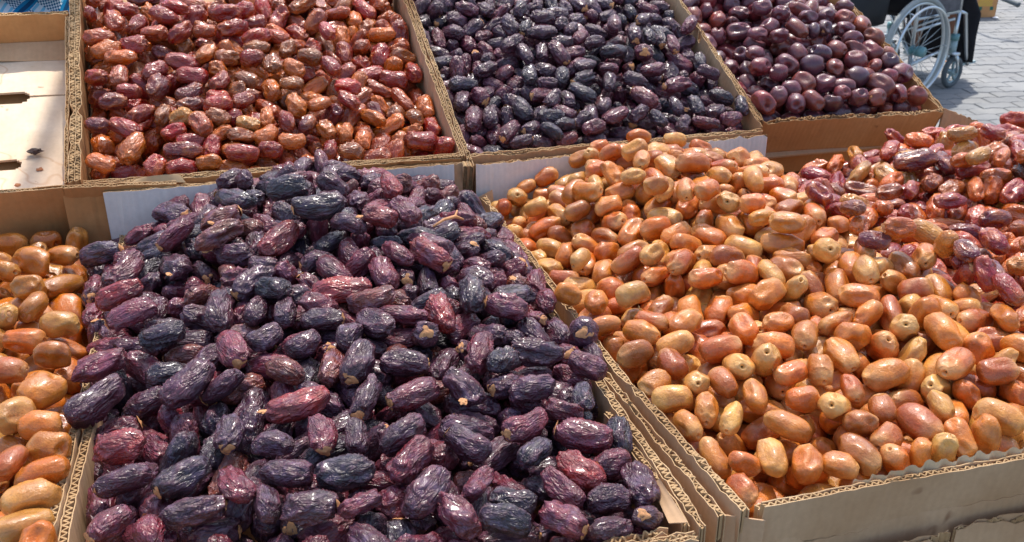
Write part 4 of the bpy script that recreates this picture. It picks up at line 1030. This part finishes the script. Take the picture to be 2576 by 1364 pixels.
def frame_uv(sp, p):
    q = p - (Vector((0, 0, EYE - .414)) if sp in ('dark', 'amber', 'la', 'red') else Vector((0, 0, EYE - .83)))
    return (q.dot(FU), q.dot(FV)) if sp in ('dark', 'amber', 'la', 'red') else (q.dot(RU), q.dot(RV))
ROWN = ['by front edge of', 'near front of', 'lower middle of', 'upper middle of', 'near back of', 'along back of']
COLN = ['far left', 'left', 'left of centre', 'right of centre', 'right', 'far right']
jc = {sp: [] for sp in SP}
rng = random.Random(11)
n_ind = 0
for di in np.where(KIND > 0)[0]:
    sp = SP[int(PK['S'][di])]; L, D = [float(x) for x in PK['R'][di]]
    ax = Vector([float(x) for x in PK['a'][di]]).normalized(); P = Vector([float(x) for x in PK['c'][di]]) + Vector((0, 0, EYE))
    kind, pin, cap = int(KIND[di]), int(PK['PIN'][di]), int(PK['CAP'][di])
    code = chr(int(PK['COL'][di])) if PK['COL'][di] else rng.choice(PROB[sp])
    if not pin:
        if rng.random() < .5: ax = -ax
    elif cap == 2: ax = -ax
    elif cap == 0 and rng.random() < .5: ax = -ax
    q = Vector((1, 0, 0)).rotation_difference(ax) @ Quaternion((1, 0, 0), rng.uniform(0, 6.283))
    if code not in PAL[sp]: code = 'n'
    rgb = PAL[sp][code]; jv = rng.gauss(0, .09); jh = rng.gauss(0, .06)
    col = [max(.004, srgb(*rgb)[i] * KS[sp] * (1 + jv) * (1 + (jh if i == 0 else -jh * .5 if i == 2 else 0))) for i in range(3)] + [1.0]
    L0, D0 = DIM[sp]; vr = rng.randrange(NV[sp])
    sc3 = (L / L0, D / D0, D / D0 * rng.uniform(.78, 1.0))
    if kind == 1:
        o = bpy.data.objects.new(ONAME[sp], HI[sp][vr]); COL.objects.link(o)
        o.location = P; o.rotation_mode = 'QUATERNION'; o.rotation_quaternion = q; o.scale = sc3
        o.color = col; n_ind += 1
        u, v = frame_uv(sp, P); e = EXT[sp]
        ci = min(5, max(0, int(6 * (u - e[0]) / (e[1] - e[0])))); ri = min(5, max(0, int(6 * (v - e[2]) / (e[3] - e[2]))))
        look = NAMEC[sp].get(code, NAMEC[sp]['n'])
        has = (sp in ('dark', 'tm', 'la', 'tr', 'red') and (cap or (rng.random() < {'dark': .30, 'tm': .22, 'la': .2, 'tr': .1, 'red': .06}[sp])))
        txt = look + " date"
        if has and sp in ('dark', 'tm'): txt += " with cap"
        size = L / L0
        if size > 1.14: txt = "long " + txt
        elif size < .86: txt = "short " + txt
        tag(o, txt + ", " + COLN[ci] + ", " + ROWN[ri] + " " + PILE[sp], "date", GRP[sp])
        if has:
            c_ = bpy.data.objects.new("calyx", CAL[rng.randrange(4)]); COL.objects.link(c_); c_.parent = o
            rr = D0 * (.25 if sp != 'tr' else .13)
            c_.location = (L0 * .5 - D0 * .035, 0, 0); c_.scale = (rr, rr, rr)
            c_.rotation_euler = (rng.uniform(0, 6.28), 0, 0)
    else:
        vs, lc, rd, en, fs = LO[sp][vr % 6]
        m = np.array(q.to_matrix(), dtype=np.float32)
        w = (vs * np.array(sc3, dtype=np.float32)) @ m.T + np.array(P, dtype=np.float32)
        jc[sp].append((w, lc, rd, en, np.asarray(fs, dtype=np.int32), np.tile(np.array(col, dtype=np.float32), (len(w), 1))))
SLAB = dict(dark='further black dates between and under those on top of the front heap', tm='further black dates packed in the middle rear carton',
            amber='further amber dates between and under those on top', la='further orange brown dates under those at the left edge',
            red='further red dates between and under those on top', tl='further red brown dates packed in the left rear carton', tr='further round purple dates packed in the right rear carton')
for sp in SP:
    if not jc[sp]: continue
    off = 0; V_, A_, B_, C_, F_, K_ = [], [], [], [], [], []
    for (w, lc, rd, en, fs, cl) in jc[sp]:
        V_.append(w); A_.append(lc); B_.append(rd); C_.append(en); F_.append(fs + off); K_.append(cl); off += len(w)
    me = mesh_from("dates_" + sp, np.concatenate(V_).astype(np.float32), np.concatenate(A_), np.concatenate(B_), np.concatenate(C_), np.concatenate(F_), MATJ[sp], np.concatenate(K_))
    o = link("packed_" + ONAME[sp] + "s", me); tag(o, SLAB[sp], "dates", kind="stuff")
print("individual dates", n_ind)

# ------------------------------------------------------------------ loose stems and caps among the dates
def on_heap(px, py, up_=.004):
    q = FP.hit(px, py, .02)
    for _ in range(4): q = FP.hit(px, py, float(HF(q[0], q[1])) + up_)
    return Vector([float(x) for x in FP.W(q[0], q[1], q[2])]) + Vector((0, 0, EYE))
a_ = on_heap(1090, 570, .008); b_ = on_heap(1145, 545, .012); c_ = on_heap(1165, 552, .006); d_ = on_heap(1150, 530, .012)
tw = MB(); tw.tube([a_, a_.lerp(b_, .5) + Vector((0, 0, .002)), b_, c_], [.0010, .0014, .0018, .0010], 8); tw.tube([b_, d_], [.0014, .0008], 8)
tag(tw.build("forked_twig", M['calyx'], None, True), "pale dry forked twig lying on the back right of the black heap", "twig")
BITS = [((425, 690), "on the left flank of the black heap"), ((530, 560), "near the back left of the black heap"), ((905, 545), "high on the black heap below its crest"),
        ((660, 1035), "between dates on the front slope of the black heap"), ((1165, 1010), "on the right front of the black heap"), ((1290, 700), "on the right shoulder of the black heap")]
for k, ((x, y), wh) in enumerate(BITS):
    o = blob("dry_husk", on_heap(x, y, .005), (.0032, .0028, .0018), M['calyx'], 90 + k, "loose tan husk scrap " + wh, "husk", "loose husk scraps on the black heap")

# ------------------------------------------------------------------ wheelchair with a seated person
WX, WY, WH = 2.40, 5.71, math.radians(35)
fwd = Vector((math.cos(WH), math.sin(WH), 0)); lef = Vector((-math.sin(WH), math.cos(WH), 0)); upv = Vector((0, 0, 1))
W0 = Vector((WX, WY, 0))
WF = .0
def C(f_, l_, z_): return W0 + fwd * f_ + lef * l_ + upv * z_
chair = tag(empty("wheelchair", (0, 0, 0)), "steel wheelchair with spoked wheel standing on the paving behind the stall", "wheelchair")
spoke_me = None
def big_wheel(l_, out):
    c = C(-.085, l_, .305)
    mb = MB(); mb.tube(torus_pts(c, lef, .290, 64), .0165, 10, True); w = mb.build("wheel", M['rubber_grey'], chair, True)
    mb = MB(); mb.tube(torus_pts(c, lef, .268, 64), .0095, 8, True); mb.build("rim", M['steel'], w, True)
    mb = MB(); mb.tube(torus_pts(c + lef * out * .048, lef, .252, 64), .0078, 8, True)
    for k in range(6):
        a = k * math.pi / 3
        dv = fwd * math.cos(a) + upv * math.sin(a)
        mb.tube([c + dv * .266, c + lef * out * .048 + dv * .252], .004, 6)
    mb.build("hand_rim", M['steel'], w, True)
    mb = MB(); mb.tube([c - lef * .035, c + lef * .035], .018, 14); mb.tube([c + lef * out * .030, c + lef * out * .058], .030, 16); mb.tube([c - lef * .02, c - lef * .014], .030, 14); mb.tube([c + lef * .014, c + lef * .02], .030, 14)
    mb.build("hub", M['plastic_teal'], w, True)
    for k in range(28):
        a = k * 2 * math.pi / 28; side = .017 if k % 2 else -.017; sk = .45 * (1 if (k // 2) % 2 else -1)
        p0 = c + lef * side + (fwd * math.cos(a + sk) + upv * math.sin(a + sk)) * .028
        p1 = c + (fwd * math.cos(a) + upv * math.sin(a)) * .264
        mb = MB(); mb.tube([p0, p1], .0016, 5); mb.build("spoke", M['steel'], w, True)
big_wheel(0.0, -1); big_wheel(.56, 1)
def castor(l_):
    c = C(.435, l_, .098)
    mb = MB(); mb.tube(torus_pts(c, lef, .082, 40), .0165, 10, True); w = mb.build("castor", M['rubber_dark'], chair, True)
    mb = MB(); mb.tube(torus_pts(c, lef, .066, 32), .006, 6, True)
    for k in range(5):
        a = k * 2 * math.pi / 5 + .3; dv = fwd * math.cos(a) + upv * math.sin(a)
        mb.tube([c + dv * .01, c + dv * .066], .009, 6)
    mb.tube([c - lef * .022, c + lef * .022], .018, 12); mb.build("castor_spokes", M['plastic_grey'], w, True)
    mb = MB()
    for s_ in (-1, 1): mb.tube([C(.40, l_ + s_ * .030, .215), C(.42, l_ + s_ * .032, .17), C(.435, l_ + s_ * .030, .098)], [.010, .010, .008], 8)
    mb.box(C(.40, l_, .218), fwd, lef, upv, .022, .040, .008)
    mb.build("castor_fork", M['steel'], w, True)
    mb = MB(); mb.tube([C(.395, l_, .22), C(.395, l_, .30)], .022, 14); mb.build("castor_bearing", M['plastic_grey'], w, True)
    mb = MB(); mb.tube([C(.395, l_, .30), C(.395, l_, .335)], .026, 14); mb.build("bearing_cap", M['plastic_teal'], w, True)
castor(.055); castor(.505)
for l_ in (.06, .50):
    mb = MB(); r0 = .0115
    mb.tube([C(-.05, l_, .93), C(-.03, l_, .50), C(-.02, l_, .13)], r0, 10)      # rear upright
    mb.tube([C(-.03, l_, .47), C(.40, l_, .47)], r0, 10)                          # seat rail
    mb.tube([C(-.02, l_, .40), C(.36, l_, .43)], r0 * .8, 8)
    mb.tube([C(-.02, l_, .20), C(.36, l_, .26)], r0, 10)
    mb.tube([C(.40, l_, .47), C(.40, l_, .22)], r0, 10)
    mb.tube([C(.40, l_, .47), C(.47, l_, .45), C(.56, l_, .20), C(.60, l_, .12)], r0, 10)
    mb.tube([C(.40, l_, .47), C(.39, l_, .66), C(.33, l_, .70), C(-.03, l_, .70)], r0, 10)
    mb.build("side_frame", M['steel'], chair, True)
    mb = MB(); mb.box(C(.15, l_, .72), fwd, lef, upv, .16, .022, .014); mb.build("armrest", M['black_vinyl'], chair)
    mb = MB(); mb.box(C(.17, l_ + (-.012 if l_ < .3 else .012), .58), fwd, lef, upv, .20, .003, .095); mb.build("skirt_guard", M['patterned'], chair)
    mb = MB(); mb.tube([C(-.05, l_, .93), C(-.17, l_, .94)], .017, 12); mb.build("push_handle", M['black_vinyl'], chair, True)
    mb = MB(); mb.box(C(.63, l_ + (.06 if l_ < .3 else -.06), .125), fwd, lef, upv, .07, .055, .007); mb.build("footplate", M['plastic_grey'], chair)
mb = MB(); mb.tube([C(.30, .06, .46), C(.0, .50, .22)], .011, 8); mb.tube([C(.30, .50, .46), C(.0, .06, .22)], .011, 8); mb.build("cross_brace", M['steel'], chair, True)
mb = MB(); mb.box(C(.18, .28, .48), fwd, lef, upv, .22, .21, .012); mb.build("seat", M['black_vinyl'], chair)
mb = MB(); mb.box(C(-.05, .28, .72), fwd, lef, upv, .012, .21, .21); mb.build("backrest", M['black_vinyl'], chair)

def drape(name, prof, mat, parent, n=40, fold=.012, seed=1):
    """closed cloth body: prof is a list of (centre, half width vector, half depth vector)"""
    mb = MB(); vs = []
    for j, (c, a, b_) in enumerate(prof):
        for i in range(n):
            an = 2 * math.pi * i / n
            k = 1 + (fold * (4 + j) * .25) * 10 * noise.noise(Vector((math.cos(an) * 2.4, math.sin(an) * 2.4, j * .35 + seed)))
            vs.append(Vector(c) + (Vector(a) * math.cos(an) + Vector(b_) * math.sin(an)) * k)
    fs = [(j * n + i, j * n + (i + 1) % n, (j + 1) * n + (i + 1) % n, (j + 1) * n + i) for j in range(len(prof) - 1) for i in range(n)]
    fs.append(tuple(range(n - 1, -1, -1))); fs.append(tuple((len(prof) - 1) * n + i for i in range(n)))
    mb.add(vs, fs)
    return mb.build(name, mat, parent, True)
# black bag hanging behind the backrest
bag = drape("black_bag", [(C(-.24, .34, 1.00), lef * .16, fwd * .03), (C(-.26, .34, .92), lef * .22, fwd * .08), (C(-.30, .34, .70), lef * .25, fwd * .15), (C(-.31, .34, .52), lef * .25, fwd * .16), (C(-.31, .34, .465), lef * .24, fwd * .15), (C(-.31, .34, .45), lef * .21, fwd * .12)], M['black_vinyl'], None, fold=.006)
tag(bag, "large black bag hanging behind the wheelchair's backrest", "bag")
mb = MB(); mb.tube([C(-.12, .10, .94), C(-.23, .22, .99)], .008, 8); mb.tube([C(-.12, .48, .94), C(-.23, .46, .99)], .008, 8); mb.build("strap", M['black_vinyl'], bag, True)

# the person: one skinned body, robe and head cloth as clothing
def skin_body(name, pts, edges, radii, parent, mat, root=0):
    me = bpy.data.meshes.new(name); me.from_pydata([tuple(p) for p in pts], edges, []); 
    o = link(name, me, parent, mat)
    md = o.modifiers.new("skin", 'SKIN'); md.use_smooth_shade = True
    for k, r_ in enumerate(radii):
        me.skin_vertices[0].data[k].radius = r_ if isinstance(r_, tuple) else (r_, r_)
    me.skin_vertices[0].data[root].use_root = True
    sm = o.modifiers.new("sub", 'SUBSURF'); sm.levels = 2; sm.render_levels = 2
    return o
mid = .28
pts = [C(.04, mid, .56), C(.02, mid, .72), C(.02, mid, .90), C(.03, mid, 1.02), C(.04, mid, 1.09), C(.05, mid, 1.16), C(.06, mid, 1.24), C(.06, mid, 1.30),
       C(.10, mid - .09, .56), C(.46, mid - .11, .55), C(.52, mid - .11, .34), C(.56, mid - .11, .17), C(.66, mid - .11, .15),
       C(.10, mid + .09, .56), C(.46, mid + .11, .55), C(.52, mid + .11, .34), C(.56, mid + .11, .17), C(.66, mid + .11, .15),
       C(.03, mid - .17, .99), C(.08, mid - .21, .78), C(.26, mid - .14, .66), C(.33, mid - .10, .64),
       C(.03, mid + .17, .99), C(.08, mid + .21, .78), C(.26, mid + .14, .66), C(.33, mid + .10, .64)]
edges = [(0, 1), (1, 2), (2, 3), (3, 4), (4, 5), (5, 6), (6, 7), (0, 8), (8, 9), (9, 10), (10, 11), (11, 12), (0, 13), (13, 14), (14, 15), (15, 16), (16, 17),
         (3, 18), (18, 19), (19, 20), (20, 21), (3, 22), (22, 23), (23, 24), (24, 25)]
rad = [.15, .14, .15, .10, .055, .075, .095, .055, .10, .07, .055, .038, .030, .10, .07, .055, .038, .030, .06, .045, .034, .026, .06, .045, .034, .026]
person = skin_body("person", pts, edges, rad, None, M['skin'])
tag(person, "person in a black robe seated in the wheelchair", "person")
drape("robe", [(C(.03, mid, 1.06), lef * .13, fwd * .09), (C(.03, mid, .98), lef * .24, fwd * .13), (C(.04, mid, .78), lef * .24, fwd * .17), (C(.07, mid, .60), lef * .24, fwd * .20), (C(.09, mid, .50), lef * .22, fwd * .18)], M['black_cloth'], person, seed=2)
drape("robe_skirt", [(C(.02, mid, .60), lef * .20, upv * .09), (C(.20, mid, .60), lef * .215, upv * .095), (C(.42, mid, .585), lef * .21, upv * .085), (C(.52, mid + .01, .54), lef * .205, (upv + fwd).normalized() * .085),
                      (C(.57, mid - .01, .44), lef * .22, fwd * .075), (C(.585, mid - .01, .30), lef * .225, fwd * .07), (C(.59, mid - .01, .14), lef * .225, fwd * .07)], M['black_cloth'], person, seed=5)
for s_ in (-1, 1):
    drape("sleeve", [(C(.03, mid + s_ * .15, 1.03), lef * .07, fwd * .08), (C(.05, mid + s_ * .20, .88), lef * .075, fwd * .085), (C(.11, mid + s_ * .20, .75), upv * .06, lef * .07), (C(.25, mid + s_ * .15, .67), upv * .055, lef * .055), (C(.29, mid + s_ * .125, .655), upv * .055, lef * .05)], M['black_cloth'], person, n=20, seed=9 + s_)
    mb = MB(); mb.tube([C(.60, mid + s_ * .11, .152), C(.68, mid + s_ * .11, .155), C(.75, mid + s_ * .11, .150)], [.035, .040, .024], 12); mb.build("shoe", M['shoe'], person, True)
drape("head_cloth", [(C(.05, mid, 1.345), lef * .03, fwd * .03), (C(.045, mid, 1.32), lef * .085, fwd * .09), (C(.035, mid, 1.24), lef * .112, fwd * .105), (C(.02, mid, 1.14), lef * .11, fwd * .095), (C(.03, mid, 1.04), lef * .16, fwd * .12), (C(.03, mid, .98), lef * .19, fwd * .14)], M['black_cloth'], person, seed=3)

# printed carton on the paving
t = NT("printed_fruit_carton"); uv = t.node("ShaderNodeUVMap", _uv_map="uv").outputs[0]
sep = t.node("ShaderNodeSeparateXYZ"); t.l.new(uv, sep.inputs[0]); X, Y = sep.outputs[0], sep.outputs[1]
base = t.mix(t.noise(t.geo(), 12, 4), srgb(206, 150, 96), srgb(180, 126, 76))
def rect(x0, x1, y0, y1):
    return t.math('MULTIPLY', t.math('MULTIPLY', t.math('GREATER_THAN', X, x0), t.math('LESS_THAN', X, x1)), t.math('MULTIPLY', t.math('GREATER_THAN', Y, y0), t.math('LESS_THAN', Y, y1)))
fan = t.math('GREATER_THAN', t.math('SINE', t.math('MULTIPLY', t.math('ARCTAN2', t.math('SUBTRACT', X, .10), t.math('SUBTRACT', Y, .04)), 40)), .1)
cfan = t.math('MULTIPLY', fan, rect(.075, .20, .09, .26))
base = t.mix(cfan, base, srgb(210, 176, 60))
base = t.mix(rect(.055, .115, .058, .088), base, srgb(20, 96, 80))
base = t.mix(rect(.185, .215, .058, .088), base, srgb(20, 96, 80))
dx = t.math('SUBTRACT', X, .025); dy = t.math('SUBTRACT', Y, .115)
dist = t.math('ADD', t.math('MULTIPLY', dx, dx), t.math('MULTIPLY', dy, dy))
base = t.mix(t.math('LESS_THAN', dist, .0011), base, srgb(214, 84, 66))
base = t.mix(t.math('LESS_THAN', dist, .0003), base, srgb(220, 150, 110))
M['printed'] = t.set(Base_Color=base, Roughness=.75)
pc = tag(empty("fruit_carton", (0, 0, 0)), "brown fruit carton with green, red and yellow print on the paving", "carton")
fx_, fy_ = Vector((1, .14, 0)).normalized(), Vector((-.14, 1, 0)).normalized()
Bx = Vector((3.80, 8.28, 0))
def side(name, p, d_, w_, h_, mat):
    nrm = Vector((d_.y, -d_.x, 0)); mb = MB()
    vs = [p, p + d_ * w_, p + d_ * w_ + upv * h_, p + upv * h_]; vs += [q - nrm * .006 for q in vs]
    uvs = [(0, 0), (w_, 0), (w_, h_), (0, h_)] * 2
    mb.add(vs, [(0, 1, 2, 3), (7, 6, 5, 4), (0, 4, 5, 1), (1, 5, 6, 2), (2, 6, 7, 3), (3, 7, 4, 0)], uvs); return mb.build(name, mat, pc)
side("front_panel", Bx + upv * .002, fx_, .245, .30, M['printed'])
side("side_panel", Bx + fx_ * .245 + upv * .002, fy_, .38, .30, M['card_warm'])
side("side_panel", Bx + fy_ * .38 + upv * .002, -fy_, .38, .30, M['card_warm'])
side("back_panel", Bx + fx_ * .245 + fy_ * .38 + upv * .002, -fx_, .245, .30, M['card_warm'])
mb = MB(); mb.box(Bx + fx_ * .122 + fy_ * .19 + upv * .01, fx_, fy_, upv, .115, .18, .004); mb.build("bottom", M['card_warm'], pc)

# hand cart whose black grip reaches into the picture's corner
cart = tag(empty("hand_cart", (0, 0, 0)), "black rubber grip of a hand cart parked on the paving", "cart")
g0, g1 = Vector((3.79, 7.45, .25)), Vector((3.70, 7.56, .285))
mb = MB(); mb.tube([g0, g0.lerp(g1, .05), g0.lerp(g1, .12), g1], [.016, .022, .0185, .0175], 14); mb.build("grip", M['rubber_dark'], cart, True)
mb = MB(); mb.tube([g1, Vector((3.66, 7.66, .33)), Vector((3.60, 8.2, .36)), Vector((3.50, 9.7, .36))], .012, 10)
for k in (-1, 1): mb.tube([Vector((3.50, 9.7, .36)), Vector((3.50 + k * .25, 9.95, .30)), Vector((3.50 + k * .25, 10.7, .30))], .014, 8)
mb.build("handle", M['steel'], cart, True)
mb = MB(); mb.box((3.50, 10.35, .33), (1, 0, 0), (0, 1, 0), upv, .30, .42, .015); mb.build("deck", M['wood'], cart)
for a_ in (-1, 1):
    for b_ in (-1, 1):
        c = Vector((3.50 + a_ * .30, 10.35 + b_ * .3, .12)); mb = MB(); mb.tube([c - Vector((.02, 0, 0)), c + Vector((.02, 0, 0))], .12, 20)
        mb.tube([c, c + upv * .20], .012, 8); mb.build("wheel", M['rubber_dark'], cart)

# litter on the paving
LIT = [("paper_scrap", (4.03, 8.28), (.035, .022, .006), 'paper', "small white paper scrap lying on the paving beside the fruit carton", "scrap"),
       ("dry_leaf", (2.98, 6.72), (.030, .012, .004), 'litter_leaf', "reddish dry leaf on the paving right of the wheelchair", "leaf"),
       ("dry_leaf", (3.22, 6.90), (.026, .010, .004), 'litter_leaf', "dry leaf scrap on the paving farthest from the wheelchair", "leaf"),
       ("dry_leaf", (3.18, 5.55), (.014, .012, .006), 'scrap', "tiny dark crumb on the sunlit paving right of the shadow", "scrap"),
       ("dry_leaf", (3.45, 5.85), (.016, .010, .004), 'litter_leaf', "small brown leaf scrap on the sunlit paving near the right edge", "leaf"),
       ("dry_leaf", (2.86, 5.42), (.018, .009, .004), 'litter_leaf', "small brown leaf scrap near the corner of the torn flap", "leaf")]
for k, (nm, (x, y), sz, mt, lb, ct) in enumerate(LIT):
    o = blob(nm, (x, y, sz[2] * .5 + .002), sz, M[mt], 60 + k, lb, ct)
